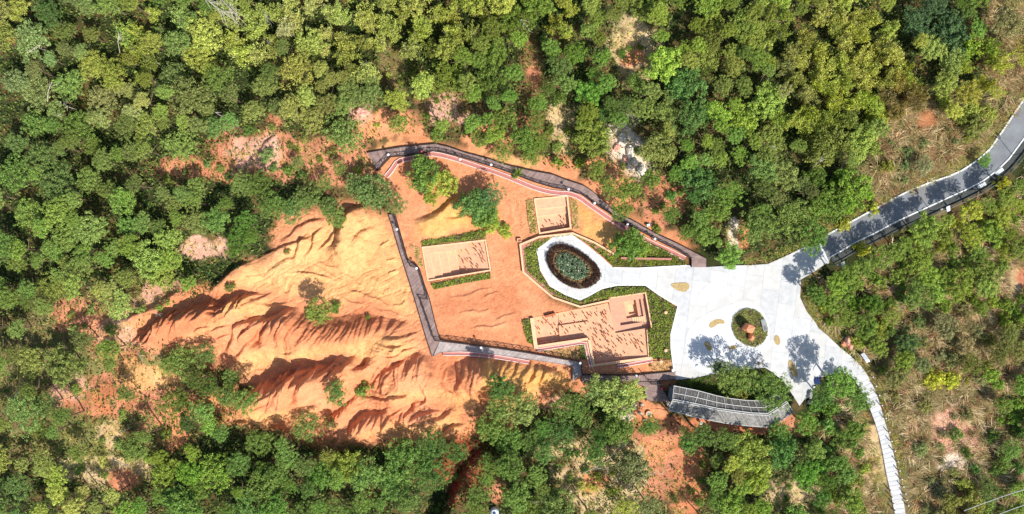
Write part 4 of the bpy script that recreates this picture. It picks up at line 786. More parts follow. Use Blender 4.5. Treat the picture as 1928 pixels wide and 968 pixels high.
# ------------------------------------------------------------------ gallery roof
g = tag(empty('roofed_gallery'), 'long bent gallery with grey board gable roof below the plaza', 'gallery')
ZE, ZR = 2.7, 3.9
top = [(1269, 726.5), (1316, 736), (1349, 745), (1376, 750.5), (1407, 754), (1437, 755), (1458, 750)]
rdg = [(1266, 753), (1308, 761), (1349, 770), (1384, 775), (1416, 779), (1446, 780), (1482, 757)]
bot = [(1259, 772), (1316, 787), (1366, 797), (1400, 801), (1428, 803.5), (1453, 804.5), (1494, 776)]
top = [(1269, 726.5), (1316, 736), (1349, 745), (1376, 750.5), (1407, 754), (1432, 755), (1462, 744)]
T_ = WP(top, ZE); D_ = WP(rdg, ZR); B_ = WP(bot, ZE)
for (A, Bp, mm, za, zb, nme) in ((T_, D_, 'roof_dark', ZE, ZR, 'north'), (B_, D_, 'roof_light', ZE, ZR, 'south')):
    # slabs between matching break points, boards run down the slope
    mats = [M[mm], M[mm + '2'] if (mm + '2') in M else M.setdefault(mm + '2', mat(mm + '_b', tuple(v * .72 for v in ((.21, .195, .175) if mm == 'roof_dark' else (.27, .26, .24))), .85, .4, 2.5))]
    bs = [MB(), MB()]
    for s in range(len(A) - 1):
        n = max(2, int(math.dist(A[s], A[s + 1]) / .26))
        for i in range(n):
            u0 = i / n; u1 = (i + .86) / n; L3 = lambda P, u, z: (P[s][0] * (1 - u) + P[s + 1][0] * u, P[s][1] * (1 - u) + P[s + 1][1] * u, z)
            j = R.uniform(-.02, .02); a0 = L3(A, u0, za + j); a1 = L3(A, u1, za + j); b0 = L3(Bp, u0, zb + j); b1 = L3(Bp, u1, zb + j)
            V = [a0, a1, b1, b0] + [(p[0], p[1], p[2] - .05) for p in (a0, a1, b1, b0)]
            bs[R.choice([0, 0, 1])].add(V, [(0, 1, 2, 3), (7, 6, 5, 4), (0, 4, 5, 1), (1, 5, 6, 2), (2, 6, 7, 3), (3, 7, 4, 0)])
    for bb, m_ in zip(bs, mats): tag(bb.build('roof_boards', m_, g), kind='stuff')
    # under sheathing
    MB().add([(*p, za - .09) for p in A] + [(*p, zb - .09) for p in Bp], [(i, i + 1, i + 1 + len(A), i + len(A)) for i in range(len(A) - 1)]).build('sheathing', M['rail_wood'], g)
    for fr in ((0.0, .08), (.5, .06)) if mm == 'roof_dark' else ((0.0, .08),):
        pts = [(A[i][0] * (1 - fr[0]) + Bp[i][0] * fr[0], A[i][1] * (1 - fr[0]) + Bp[i][1] * fr[0], za * (1 - fr[0]) + zb * fr[0] + .04) for i in range(len(A))]
        for i in range(len(pts) - 1): MB().bar(pts[i], pts[i + 1], .11, .06).build('batten', M['batten'], g)
    for s in range(len(A) - 1):
        for u in (0, .5):
            a0 = (A[s][0] * (1 - u) + A[s + 1][0] * u, A[s][1] * (1 - u) + A[s + 1][1] * u, za + .05); b0 = (Bp[s][0] * (1 - u) + Bp[s + 1][0] * u, Bp[s][1] * (1 - u) + Bp[s + 1][1] * u, zb + .05)
            if mm == 'roof_dark' or s == 0 and u == 0: MB().bar(a0, b0, .09, .05).build('batten', M['batten'], g)
    MB().bar((*A[-1], za + .03), (*Bp[-1], zb + .03), .1, .08).build('gable_board', M['batten'], g)
for i in range(len(D_) - 1):
    for o_ in (-.16, .16):
        P = offset([D_[i], D_[i + 1]], o_); MB().bar((*P[0], ZR + .05), (*P[1], ZR + .05), .12, .08).build('ridge_board', M['batten'], g)
for A, f in ((T_, .16), (B_, .16)):
    for i in range(len(A)):
        x = A[i][0] * (1 - f) + D_[i][0] * f; y = A[i][1] * (1 - f) + D_[i][1] * f
        MB().lathe([(.17, -.3), (.15, 0), (.12, ZE - .1 + f * .8)], (x, y), 8).build('pillar', M['rail_wood'], g)
MB().prism([tuple(a[k] * .88 + b_[k] * .12 for k in (0, 1)) for a, b_ in zip(T_, D_)] + [tuple(a[k] * .88 + b_[k] * .12 for k in (0, 1)) for a, b_ in zip(B_, D_)][::-1], -.2, .14).build('floor', M['grey_stone'], g)

# ------------------------------------------------------------------ small things
t = tag(empty('well', (*W(1221, 779), hz(*W(1221, 779)))), 'round stone well ring beside the rubble left of the gallery', 'well')
MB().lathe([(.58, -.2), (.6, .35), (.55, .42), (.38, .42), (.36, .1)], n=20).build('ring', M['clay_wall'], t); MB().lathe([(.35, 0), (.35, .3)], n=16).build('cover', M['grey_stone'], t)
for i, (x, y, r, lb) in enumerate([(1194, 768, .5, 'pale rubble rock nearest the deck left of the well'), (1205, 778, .45, 'pale rubble rock directly left of the well'), (1190, 776, .35, 'small pale rubble rock left of the well'), (1208, 762, .4, 'pale rubble rock above the well'), (1213, 790, .35, 'small pale rubble rock below the well')]):
    rock(x, y, r, r * .7, .35, M['pale_rock'], lb, 'rock', 'rubble rocks around the well', n=7, name='rock')
for x, y, rx, ry, h, m_, lb in [(1524, 742, .5, .9, .8, 'grey_stone', 'grey layered rock beside the pointed lower end of the plaza'), (1527, 757, .8, .45, .6, 'grey_stone', 'flat grey rock under the trees at the lower plaza point'), (1592, 640, .5, 1.0, 1.5, 'pink_rock', 'upright pink rock on the verge right of the plaza'), (1599, 652, .5, .6, .9, 'pink_rock', 'lower pink rock beside the upright one on the verge'), (1588, 646, .55, .7, .7, 'boulder', 'orange rock at the foot of the upright pink rock'),
   (1172, 262, .8, 1.4, .9, 'pale_rock', 'pale rock outcrop in the trees above the upper boardwalk, uppermost'), (1188, 286, 1.0, 1.3, 1.0, 'pale_rock', 'largest pale rock outcrop in the trees above the upper boardwalk'), (1208, 320, .9, 1.3, .9, 'pale_rock', 'lowest pale rock outcrop in the trees above the upper boardwalk'), (1196, 304, .8, .8, .8, 'pale_rock', 'pale rock just above the lowest outcrop by the boardwalk trees'), (1162, 278, .7, .9, .6, 'pink_rock', 'pinkish rock at the left of the pale outcrops'), (1178, 300, .5, .7, .5, 'pink_rock', 'small pinkish rock below the largest pale outcrop'), (683, 213, 1.4, 1.0, .9, 'pink_rock', 'pink rock outcrop above the left end of the upper boardwalk')]:
    rock(x, y, rx, ry, h, M[m_], lb, 'rock', n=7, name='rock', up=.6)
t = tag(empty('tarp', (*W(1538, 717), hz(*W(1538, 717)) + .1)), 'blue tarp spread under the tree at the lower right of the plaza', 'tarp')
nq = 8; V = []; 
for j in range(nq + 1):
    for i in range(nq + 1): V.append(((i / nq - .5) * 1.1 + .12 * math.sin(j), (j / nq - .5) * 1.4, .25 + .14 * math.sin(i * 1.7 + j * .9)))
F = [(j * (nq + 1) + i, j * (nq + 1) + i + 1, (j + 1) * (nq + 1) + i + 1, (j + 1) * (nq + 1) + i) for j in range(nq) for i in range(nq)]
o = MB().add(V, F).build('sheet', M['blue'], t); md = o.modifiers.new('s', 'SOLIDIFY'); md.thickness = .03
MB().prism([(-.8, -1.3), (-.1, -1.2), (-.2, -.95), (-.8, -1.0)], 0, .4).build('white_bundle', M['lamp_white'], t)
t = tag(empty('plastic_sheet', (*W(1220, 424), .1)), 'crumpled turquoise and white plastic sheet beside the upper boardwalk', 'plastic sheet')
V2 = [(v[0] * .75, v[1] * .36, v[2]) for v in V]
o = MB().add(V2, F).build('sheet', M['turq'], t); md = o.modifiers.new('s', 'SOLIDIFY'); md.thickness = .03; t.rotation_euler.z = .3
MB().prism([(-.35, -.2), (.2, -.22), (.25, .15), (-.3, .2)], .3, .48).build('white_fold', M['lamp_white'], t)
t = tag(empty('red_bin', (*W(1244, 730), .38)), 'small red bin on the deck corner left of the gallery', 'bin')
MB().lathe([(.2, 0), (.24, .6)], n=10).build('body', M['red'], t); MB().lathe([(.26, .6), (.26, .66), (.1, .74)], n=10).build('lid', M['red'], t)
t = tag(empty('water_tank', (*W(931, 965, 1.5), hz(*W(931, 965)) )), 'round white and blue water tank at the bottom edge', 'water tank')
MB().lathe([(.75, -.3), (.78, 1.2), (.6, 1.45), (.3, 1.52)], n=20).build('body', M['whiteblue'], t); MB().lathe([(.28, 1.5), (.28, 1.62), (.2, 1.65)], n=12).build('lid', M['blue'], t)
MB().prism([(-.5, .3), (.5, .3), (.4, .5), (-.4, .5)], 1.3, 1.42).build('blue_band', M['blue'], t)
t = tag(empty('notice_board', (*W(1624, 672), 0)), 'slanted white notice board on dark posts right of the plaza', 'notice board'); t.rotation_euler.z = math.radians(-55)
o = MB().prism([(-1.0, -.35), (1.0, -.35), (1.0, .35), (-1.0, .35)], 0, .07).build('board', M['panel'], t); o.location.z = 1.1; o.rotation_euler.x = .5
o = MB().prism([(.35, -.33), (.98, -.33), (.98, .33), (.35, .33)], .071, .09).build('poster', M['lamp_white'], t); o.location.z = 1.1; o.rotation_euler.x = .5
for x in (-.8, .8): MB().bar((x, 0, -.2), (x, 0, 1.15), .09).build('post', M['black'], t)
for a, b_, lb in (((1815, 962), (1990, 902), 'upper pale power cable crossing the bottom right corner'), ((1865, 975), (1995, 930), 'lower pale power cable crossing the bottom right corner')):
    A = (*W(*a, 9), 9.0); Bq = (*W(*b_, 9), 9.4); pts = [tuple(A[k] * (1 - u) + Bq[k] * u - (0.5 * math.sin(u * math.pi) if k == 2 else 0) for k in range(3)) for u in [i / 12 for i in range(13)]]
    A0 = pts[0]; o = MB().tube(pts, [.05] * 13, 5).build('power_cable', M['cable']); tag(o, lb, 'power cable')
    dx = Bq[0] - A[0]; dy = Bq[1] - A[1]; pts2 = [(A[0] - dx * k, A[1] - dy * k, 9.0) for k in (1.2, 0)]
# person with a straw hat
def person(px, py):
    t = tag(empty('person', (*W(px, py), .12)), 'person in dark clothes and straw hat standing in the tree shade on the plaza', 'person'); t.rotation_euler.z = .9
    me = bpy.data.meshes.new('body'); 
    J = [((0, 0, .92), .15), ((0, 0, 1.15), .14), ((0, .0, 1.38), .16), ((0, 0, 1.5), .06), ((0, .01, 1.62), .095), ((0, .01, 1.72), .08),
         ((.19, 0, 1.40), .065), ((.26, .06, 1.15), .048), ((.22, .22, .98), .035), ((.20, .30, .96), .04), ((-.19, 0, 1.40), .065), ((-.27, .02, 1.14), .048), ((-.25, .12, .90), .035), ((-.24, .17, .84), .04),
         ((.1, 0, .82), .10), ((.12, .06, .48), .065), ((.12, .0, .08), .045), ((.12, .16, .03), .04), ((-.1, 0, .82), .10), ((-.12, .0, .48), .065), ((-.12, -.06, .08), .045), ((-.12, .1, .03), .04)]
    E = [(0, 1), (1, 2), (2, 3), (3, 4), (4, 5), (2, 6), (6, 7), (7, 8), (8, 9), (2, 10), (10, 11), (11, 12), (12, 13), (0, 14), (14, 15), (15, 16), (16, 17), (0, 18), (18, 19), (19, 20), (20, 21)]
    me.from_pydata([j[0] for j in J], E, []); o = obj('body', me, t); sk = o.modifiers.new('skin', 'SKIN')
    for i, j in enumerate(J): me.skin_vertices[0].data[i].radius = (j[1], j[1] * .8)
    me.skin_vertices[0].data[0].use_root = True; o.modifiers.new('ss', 'SUBSURF').levels = 1; me.materials.append(M['dark_cloth'])
    MB().lathe([(.07, 1.55), (.10, 1.62), (.10, 1.70), (.05, 1.76)], (0, .015), 12).build('face', M['skin'], t, True)
    MB().lathe([(.02, 1.62), (.012, 1.66)], (0, .13), 6).build('nose', M['skin'], t)
    for s in (-1, 1):
        MB().lathe([(.04, .80), (.05, .86), (.035, .93)], (-.24, .17) if s < 0 else (.2, .31), 8).build('hand', M['skin'], t)
        for k in range(5):
            hx, hy, hz_ = (-.24, .17, .84) if s < 0 else (.20, .30, .95); a = (k - 2) * .022
            MB().tube([(hx + a, hy + .02, hz_), (hx + a * 1.3, hy + .05, hz_ - .045), (hx + a * 1.2, hy + .05, hz_ - .085 + abs(k - 2) * .008)], [.012, .011, .008], 5).build('finger', M['skin'], t)
    MB().lathe([(.27, 1.70), (.26, 1.715), (.12, 1.73), (.11, 1.83), (.06, 1.86)], (0, .01), 18).build('straw_hat', M['straw'], t, True)
person(1424, 683)

# ------------------------------------------------------------------ vegetation
def leafq(C, N, s, asp=1.0, rs=RN):
    """rhombic leaves: centres C, normals N (n x 3), sizes s"""
    n = len(C); N = N / (np.linalg.norm(N, axis=1, keepdims=True) + 1e-9)
    r = rs.normal(size=(n, 3)); a = np.cross(N, r); a /= np.linalg.norm(a, axis=1, keepdims=True) + 1e-9; b_ = np.cross(N, a)
    s = np.broadcast_to(np.asarray(s, dtype=float), (n,))[:, None]
    a = a * s * asp; b_ = b_ * s * .62
    return np.stack([C - a, C + b_, C + a, C - b_], 1)
def crown(seed, ncl=90, nlf=38, clr=.2, leaf=.055, flat=.62, style='clump', lobes=3):
    """crown of radius 1: leaf clumps over an uneven, lobed dome"""
    rs = np.random.RandomState(seed); ph = rs.uniform(0, 6.28, 4); am = rs.uniform(.08, .22, 4)
    out = []
    sub = [(rs.uniform(-.45, .45), rs.uniform(-.45, .45), rs.uniform(-.15, .25), rs.uniform(.42, .68)) for _ in range(lobes + 3)]
    sub.append((0, 0, 0, .75))
    cs = []
    while len(cs) < ncl:
        sx, sy, sz, sr = sub[rs.randint(len(sub))]
        d = rs.normal(size=3); d /= np.linalg.norm(d); 
        if d[2] < -.45: continue
        r = sr * (rs.uniform(.75, 1.0) if rs.rand() < .8 else rs.uniform(.3, .75))
        p = np.array([sx + d[0] * r, sy + d[1] * r, (sz + d[2] * r) * flat])
        az = math.atan2(p[1], p[0]); lim = 1 - .5 * abs(am[0] * math.sin(2 * az + ph[0]) + am[1] * math.sin(3 * az + ph[1]) + am[2] * math.sin(5 * az + ph[2]))
        if math.hypot(p[0], p[1]) > lim: continue
        cs.append(p)
    for p in cs:
        k = int(nlf * rs.uniform(.6, 1.3)); d = rs.normal(size=(k, 3)); d /= np.linalg.norm(d, axis=1, keepdims=True); d[:, 2] = np.where(d[:, 2] < -.3, -d[:, 2], d[:, 2])
        rr = clr * rs.uniform(.7, 1.25) * rs.uniform(.55, 1.05, size=(k, 1))
        C = p + d * rr * np.array([1, 1, .75])
        out.append(leafq(C, d + rs.normal(size=(k, 3)) * .45 + np.array([0, 0, .35]), leaf * rs.uniform(.7, 1.3, k), 1.0, rs))
    return np.concatenate(out)
def bamboo(seed, nc=16, L=1.0, leaf=.05):
    """arching plumes leaning outwards from one root"""
    rs = np.random.RandomState(seed); out = []; lean = rs.uniform(0, 6.28)
    for k in range(nc):
        az = rs.uniform(0, 6.28); rad = rs.uniform(.25, 1.0); d = np.array([math.cos(az), math.sin(az)]) * rad + .45 * np.array([math.cos(.9), math.sin(.9)])
        h0 = rs.uniform(.55, 1.0); m = 110
        t = rs.uniform(.35, 1.0, m); x = d[0] * t ** 1.7; y = d[1] * t ** 1.7; z = h0 * (1.25 * t - .55 * t ** 3)
        w = .085 * np.sin(np.clip((1.05 - t) / .75, 0, 1) * math.pi) + .015
        C = np.stack([x, y, z], 1) + rs.normal(size=(m, 3)) * w[:, None] * np.array([1, 1, .6])
        a = np.array([d[0], d[1], .1]); out.append(leafq(C, rs.normal(size=(m, 3)) * .6 + np.array([0, 0, 1.]), leaf * rs.uniform(.7, 1.3, m), 1.35, rs))
    return np.concatenate(out)
def limbs(seed, n=5, top=.35, m=None):
    """tapered trunk with limbs, unit height 1 up to the crown heart"""
    rr = random.Random(seed); mb = MB(); b0 = (rr.uniform(-.03, .03), rr.uniform(-.03, .03))
    mb.tube([(0, 0, -.08), (b0[0], b0[1], .4), (b0[0] * 2, b0[1] * 2, .8), (b0[0] * 2.5, b0[1] * 2.5, 1.05)], [.032, .024, .016, .008], 6)
    for k in range(n):
        a = 2 * math.pi * k / n + rr.uniform(-.4, .4); z = rr.uniform(.45, .75); q = rr.uniform(.28, .45)
        mb.tube([(b0[0] * 1.5, b0[1] * 1.5, z), (math.cos(a) * q * .55, math.sin(a) * q * .55, z + .14), (math.cos(a) * q, math.sin(a) * q, z + .26)], [.013, .009, .004], 4)
    return mb.mesh('trunk', m or M['bark'])
PINE = [quads_mesh('crown', crown(100 + i, 190, 27, .115, .032, .46, lobes=5), M['leaf']) for i in range(7)]
BROAD = [quads_mesh('crown', crown(200 + i, 110, 40, .16, .042, .56, lobes=4), M['leaf']) for i in range(6)]
FINE = [quads_mesh('crown', crown(300 + i, 210, 24, .10, .027, .48, lobes=6), M['leaf']) for i in range(5)]
BAMB = [quads_mesh('crown', bamboo(400 + i, 22, leaf=.036), M['leaf']) for i in range(6)]
BUSH = [quads_mesh('bush', crown(500 + i, 42, 34, .24, .062, .6, lobes=2), M['leaf']) for i in range(6)]
TRUNK = [limbs(i) for i in range(4)]
BTRUNK = []
for i in range(3):
    rr = random.Random(50 + i); mb = MB()
    for k in range(7):
        a = rr.uniform(0, 6.28); q = rr.uniform(.1, .5); mb.tube([(0, 0, -.05), (math.cos(a) * q * .3, math.sin(a) * q * .3, .5), (math.cos(a) * q, math.sin(a) * q, 1.0)], [.012, .010, .005], 4)
    BTRUNK.append(mb.mesh('culm', M['pale_bark']))

def sun_tint(c, k=1.0): return np.array(lin(c)) * k
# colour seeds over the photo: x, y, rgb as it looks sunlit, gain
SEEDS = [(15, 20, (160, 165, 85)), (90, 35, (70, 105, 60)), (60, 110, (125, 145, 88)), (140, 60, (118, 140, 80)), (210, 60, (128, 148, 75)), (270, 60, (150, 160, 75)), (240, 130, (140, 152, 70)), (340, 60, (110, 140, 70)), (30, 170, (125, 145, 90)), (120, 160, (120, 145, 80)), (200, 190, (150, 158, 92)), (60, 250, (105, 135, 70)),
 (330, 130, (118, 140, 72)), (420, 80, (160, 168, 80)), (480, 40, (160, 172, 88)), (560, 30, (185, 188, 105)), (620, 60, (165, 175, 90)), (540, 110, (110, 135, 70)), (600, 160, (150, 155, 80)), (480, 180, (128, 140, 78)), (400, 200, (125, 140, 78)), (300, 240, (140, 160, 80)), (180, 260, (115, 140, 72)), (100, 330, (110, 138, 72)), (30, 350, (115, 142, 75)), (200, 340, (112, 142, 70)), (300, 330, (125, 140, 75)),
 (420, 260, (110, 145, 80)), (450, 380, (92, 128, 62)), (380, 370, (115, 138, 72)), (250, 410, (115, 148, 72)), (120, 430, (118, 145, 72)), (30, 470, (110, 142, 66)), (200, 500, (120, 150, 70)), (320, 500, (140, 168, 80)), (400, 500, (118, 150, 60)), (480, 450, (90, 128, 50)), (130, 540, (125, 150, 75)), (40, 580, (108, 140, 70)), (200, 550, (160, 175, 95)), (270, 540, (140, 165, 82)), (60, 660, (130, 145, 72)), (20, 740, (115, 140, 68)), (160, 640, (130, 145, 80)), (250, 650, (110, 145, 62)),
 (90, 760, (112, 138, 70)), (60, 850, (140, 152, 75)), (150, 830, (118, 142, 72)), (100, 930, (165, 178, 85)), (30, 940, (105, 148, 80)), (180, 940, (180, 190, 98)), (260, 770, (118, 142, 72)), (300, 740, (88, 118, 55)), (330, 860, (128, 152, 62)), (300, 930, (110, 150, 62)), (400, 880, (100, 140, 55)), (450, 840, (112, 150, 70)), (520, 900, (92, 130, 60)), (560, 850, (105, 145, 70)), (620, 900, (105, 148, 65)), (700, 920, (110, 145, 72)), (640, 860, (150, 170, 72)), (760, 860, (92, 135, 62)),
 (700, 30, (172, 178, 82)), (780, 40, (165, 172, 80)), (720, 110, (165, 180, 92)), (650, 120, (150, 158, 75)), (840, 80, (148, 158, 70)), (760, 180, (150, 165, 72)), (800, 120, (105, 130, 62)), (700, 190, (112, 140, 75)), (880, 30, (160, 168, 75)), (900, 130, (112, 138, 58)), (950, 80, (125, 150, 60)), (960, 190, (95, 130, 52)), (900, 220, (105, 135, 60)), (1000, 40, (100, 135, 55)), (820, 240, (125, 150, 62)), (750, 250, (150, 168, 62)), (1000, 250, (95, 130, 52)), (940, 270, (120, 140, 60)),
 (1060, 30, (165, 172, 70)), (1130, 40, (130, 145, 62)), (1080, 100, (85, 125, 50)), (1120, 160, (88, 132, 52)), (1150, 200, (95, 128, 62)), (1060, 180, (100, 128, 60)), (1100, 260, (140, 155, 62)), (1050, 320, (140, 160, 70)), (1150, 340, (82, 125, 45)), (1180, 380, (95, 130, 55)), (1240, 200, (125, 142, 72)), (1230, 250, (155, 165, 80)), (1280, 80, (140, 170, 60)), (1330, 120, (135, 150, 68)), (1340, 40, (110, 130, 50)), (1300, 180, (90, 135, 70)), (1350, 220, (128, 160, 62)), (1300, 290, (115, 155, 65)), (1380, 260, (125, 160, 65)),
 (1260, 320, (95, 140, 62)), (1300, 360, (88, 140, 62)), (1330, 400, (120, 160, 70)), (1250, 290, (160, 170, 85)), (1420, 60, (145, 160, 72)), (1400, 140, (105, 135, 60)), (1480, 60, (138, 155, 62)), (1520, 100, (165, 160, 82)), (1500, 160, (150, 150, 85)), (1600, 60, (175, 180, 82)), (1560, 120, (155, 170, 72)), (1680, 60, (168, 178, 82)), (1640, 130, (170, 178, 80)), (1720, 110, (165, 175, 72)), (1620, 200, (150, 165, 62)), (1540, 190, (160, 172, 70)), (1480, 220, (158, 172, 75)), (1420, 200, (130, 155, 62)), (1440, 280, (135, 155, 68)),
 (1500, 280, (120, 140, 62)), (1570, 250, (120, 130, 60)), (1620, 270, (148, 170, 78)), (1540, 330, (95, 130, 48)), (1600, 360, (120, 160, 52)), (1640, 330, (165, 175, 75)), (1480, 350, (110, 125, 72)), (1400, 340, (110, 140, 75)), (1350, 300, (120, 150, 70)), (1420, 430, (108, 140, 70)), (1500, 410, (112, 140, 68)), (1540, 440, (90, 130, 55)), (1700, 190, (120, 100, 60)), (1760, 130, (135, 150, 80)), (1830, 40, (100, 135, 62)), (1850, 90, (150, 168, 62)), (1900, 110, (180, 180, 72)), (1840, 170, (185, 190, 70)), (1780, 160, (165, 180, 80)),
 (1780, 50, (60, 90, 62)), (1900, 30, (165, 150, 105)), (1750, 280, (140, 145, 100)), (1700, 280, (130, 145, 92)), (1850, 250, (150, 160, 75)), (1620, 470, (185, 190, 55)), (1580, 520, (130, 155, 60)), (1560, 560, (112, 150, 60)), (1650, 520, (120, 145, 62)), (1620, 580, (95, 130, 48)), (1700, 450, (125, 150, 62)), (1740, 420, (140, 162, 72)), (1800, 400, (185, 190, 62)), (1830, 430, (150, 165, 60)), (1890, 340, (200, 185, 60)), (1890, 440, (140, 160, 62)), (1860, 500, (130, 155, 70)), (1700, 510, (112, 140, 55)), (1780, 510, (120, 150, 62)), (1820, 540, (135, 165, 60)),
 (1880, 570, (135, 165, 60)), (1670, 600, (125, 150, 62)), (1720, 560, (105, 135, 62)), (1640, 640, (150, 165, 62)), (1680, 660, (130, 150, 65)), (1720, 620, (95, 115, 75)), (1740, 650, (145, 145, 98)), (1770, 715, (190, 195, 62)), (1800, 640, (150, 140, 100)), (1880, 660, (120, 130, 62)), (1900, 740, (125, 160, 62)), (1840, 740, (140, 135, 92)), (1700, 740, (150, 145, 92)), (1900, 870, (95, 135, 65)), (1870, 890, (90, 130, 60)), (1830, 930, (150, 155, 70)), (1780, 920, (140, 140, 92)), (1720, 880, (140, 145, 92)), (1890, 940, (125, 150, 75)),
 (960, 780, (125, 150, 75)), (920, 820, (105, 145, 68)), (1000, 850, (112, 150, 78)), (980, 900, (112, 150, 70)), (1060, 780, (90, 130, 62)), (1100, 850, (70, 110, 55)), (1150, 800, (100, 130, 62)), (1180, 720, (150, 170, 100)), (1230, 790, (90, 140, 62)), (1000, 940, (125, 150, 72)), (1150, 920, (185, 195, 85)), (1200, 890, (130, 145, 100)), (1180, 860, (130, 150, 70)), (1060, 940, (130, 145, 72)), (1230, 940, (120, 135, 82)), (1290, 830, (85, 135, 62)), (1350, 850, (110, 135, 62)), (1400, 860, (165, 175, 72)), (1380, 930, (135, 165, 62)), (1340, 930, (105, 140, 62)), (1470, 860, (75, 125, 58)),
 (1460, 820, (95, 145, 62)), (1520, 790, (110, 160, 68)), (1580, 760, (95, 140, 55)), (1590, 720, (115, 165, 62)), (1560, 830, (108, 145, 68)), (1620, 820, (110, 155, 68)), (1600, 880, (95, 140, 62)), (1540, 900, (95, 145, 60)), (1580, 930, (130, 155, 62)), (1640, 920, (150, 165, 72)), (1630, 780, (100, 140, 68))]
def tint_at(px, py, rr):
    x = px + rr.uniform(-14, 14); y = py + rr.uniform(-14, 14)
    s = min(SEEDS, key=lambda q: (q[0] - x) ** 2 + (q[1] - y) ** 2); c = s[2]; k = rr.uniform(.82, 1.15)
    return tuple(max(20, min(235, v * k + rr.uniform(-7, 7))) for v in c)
LEAF_GAIN = 1.0
CNAME = lambda c: ('golden' if c[0] > 172 and c[2] < 75 else 'yellow green' if c[0] > 148 and c[1] > 140 and c[2] < 105 else 'brownish' if c[0] >= c[1] * 1.02 else 'greyish green' if c[2] > 84 and c[1] > 125 else 'dark green' if c[1] < 122 else 'bright green' if c[1] > c[0] * 1.28 and c[1] > 138 else 'mid green' if c[1] > c[0] * 1.17 else 'olive green')
REFS = [(50, 40, 'in the upper left corner'), (190, 50, 'at the top edge near the upper left corner'), (320, 60, 'at the top left of the bare branches'), (460, 60, 'at the top right of the bare branches'), (610, 50, 'at the top edge, left of centre'), (60, 180, 'at the left edge, upper part'), (190, 180, 'in the left forest near fallen pale trunks'), (320, 180, 'in the upper left forest'), (440, 190, 'above the upper red slope'), (560, 180, 'above and right of the upper red slope'),
 (60, 320, 'at the left edge above mid height'), (190, 310, 'left of the upper red slope'), (300, 390, 'below the upper red slope'), (420, 420, 'right of the small pink clearing'), (60, 450, 'at the left edge at mid height'), (190, 440, 'in the forest at left centre'), (320, 510, 'above the left tongue of bare earth'), (470, 460, 'at the upper left rim of the badlands'), (70, 560, 'at the left edge below mid height'), (200, 560, 'above the pink patches at left'), (90, 680, 'at the left edge beside pink patches'), (240, 680, 'among the pink patches at left'),
 (60, 820, 'at the left edge, lower part'), (190, 820, 'above the lower left tan patch'), (60, 940, 'in the lower left corner'), (220, 940, 'below the lower left tan patch'), (350, 780, 'between the badlands and lower left patches'), (380, 900, 'at the bottom edge below the badlands, left'), (540, 860, 'below the lower badlands'), (560, 940, 'at the bottom edge left of centre'), (720, 880, 'left of the dark bottom gully'), (720, 60, 'at the top edge above the boardwalk'), (840, 60, 'at the top edge, centre'), (720, 180, 'above the boardwalk platform'), (850, 170, 'above the upper boardwalk'),
 (960, 60, 'at the top beside the brown ravine'), (940, 220, 'just above the curved boardwalk'), (1070, 60, 'at the top edge, right of the ravine'), (1080, 180, 'between the ravine and tan clearing'), (1080, 290, 'beside the curved boardwalk, right half'), (1180, 230, 'above the pale rock outcrops'), (1170, 370, 'beside the descending boardwalk'), (1280, 60, 'at the top edge right of the tan clearing'), (1290, 180, 'right of the pale rock outcrops'), (1290, 310, 'in the forest above the plaza'), (1340, 420, 'just above the plaza'), (1420, 60, 'at the top edge, right of centre'), (1420, 190, 'left of the bamboo stand'), (1420, 310, 'in the forest north of the plaza'), (1490, 420, 'above the plaza and road junction'),
 (1560, 70, 'in the upper bamboo stand'), (1690, 60, 'at the top edge of the bamboo stand'), (1570, 190, 'in the lower bamboo stand'), (1680, 170, 'at the right side of the bamboo stand'), (1560, 310, 'above the left part of the road'), (1680, 310, 'on the dry slope above the road'), (1800, 60, 'in the upper right dark hollow'), (1890, 60, 'in the upper right corner'), (1830, 180, 'above the right part of the road'), (1800, 280, 'beside the right part of the road'),
 (1620, 500, 'below the road near the plaza'), (1740, 450, 'below the middle of the road'), (1860, 400, 'below the right part of the road'), (1580, 600, 'on the right verge of the plaza'), (1700, 580, 'right of the plaza'), (1820, 530, 'at right beside the orange bare patch'), (1900, 620, 'at the right edge below mid height'), (1690, 700, 'beside the top of the stone path'), (1780, 700, 'among the dry grass at right'), (1900, 760, 'at the right edge in the dry grass'), (1720, 860, 'right of the stone path'), (1850, 880, 'right of the pale bare oval'), (1790, 940, 'at the bottom edge right of the path'), (1900, 940, 'in the lower right corner'),
 (600, 600, 'on the eroded slope'), (640, 740, 'in the gully of the lower badlands'), (430, 740, 'at the lower left rim of the badlands'), (350, 680, 'at the left end of the badlands'), (700, 370, 'at the top of the left boardwalk'), (840, 350, 'inside the upper boardwalk loop'), (950, 770, 'at the lower right rim of the badlands'), (1060, 770, 'below the lower boardwalk'), (1160, 750, 'below the deck left of the gallery'), (940, 880, 'beside the dark bottom gully'), (1060, 870, 'in the forest at bottom centre'), (1170, 900, 'left of the red track'), (1260, 840, 'beside the red track below the gallery'), (1370, 850, 'below the gallery roof'), (1330, 940, 'at the bottom edge below the gallery'),
 (1480, 870, 'below the right end of the gallery'), (1460, 720, 'in the hedge bed behind the gallery'), (1590, 740, 'between plaza and stone path'), (1580, 850, 'left of the stone path'), (1560, 940, 'at the bottom edge left of the path'), (1170, 460, 'in the hedge bed under the boardwalk'), (590, 290, 'on the upper red slope'), (430, 300, 'on the left part of the red slope'), (600, 400, 'at the upper rim of the badlands')]
items = []   # every plant: dict kind, x, y (pixels of crown), r (m), H, colour, label
def plant(kind, x, y, r, H, c, label=None, grp=None): items.append(dict(kind=kind, x=x, y=y, r=r, H=H, c=c, label=label, grp=grp))
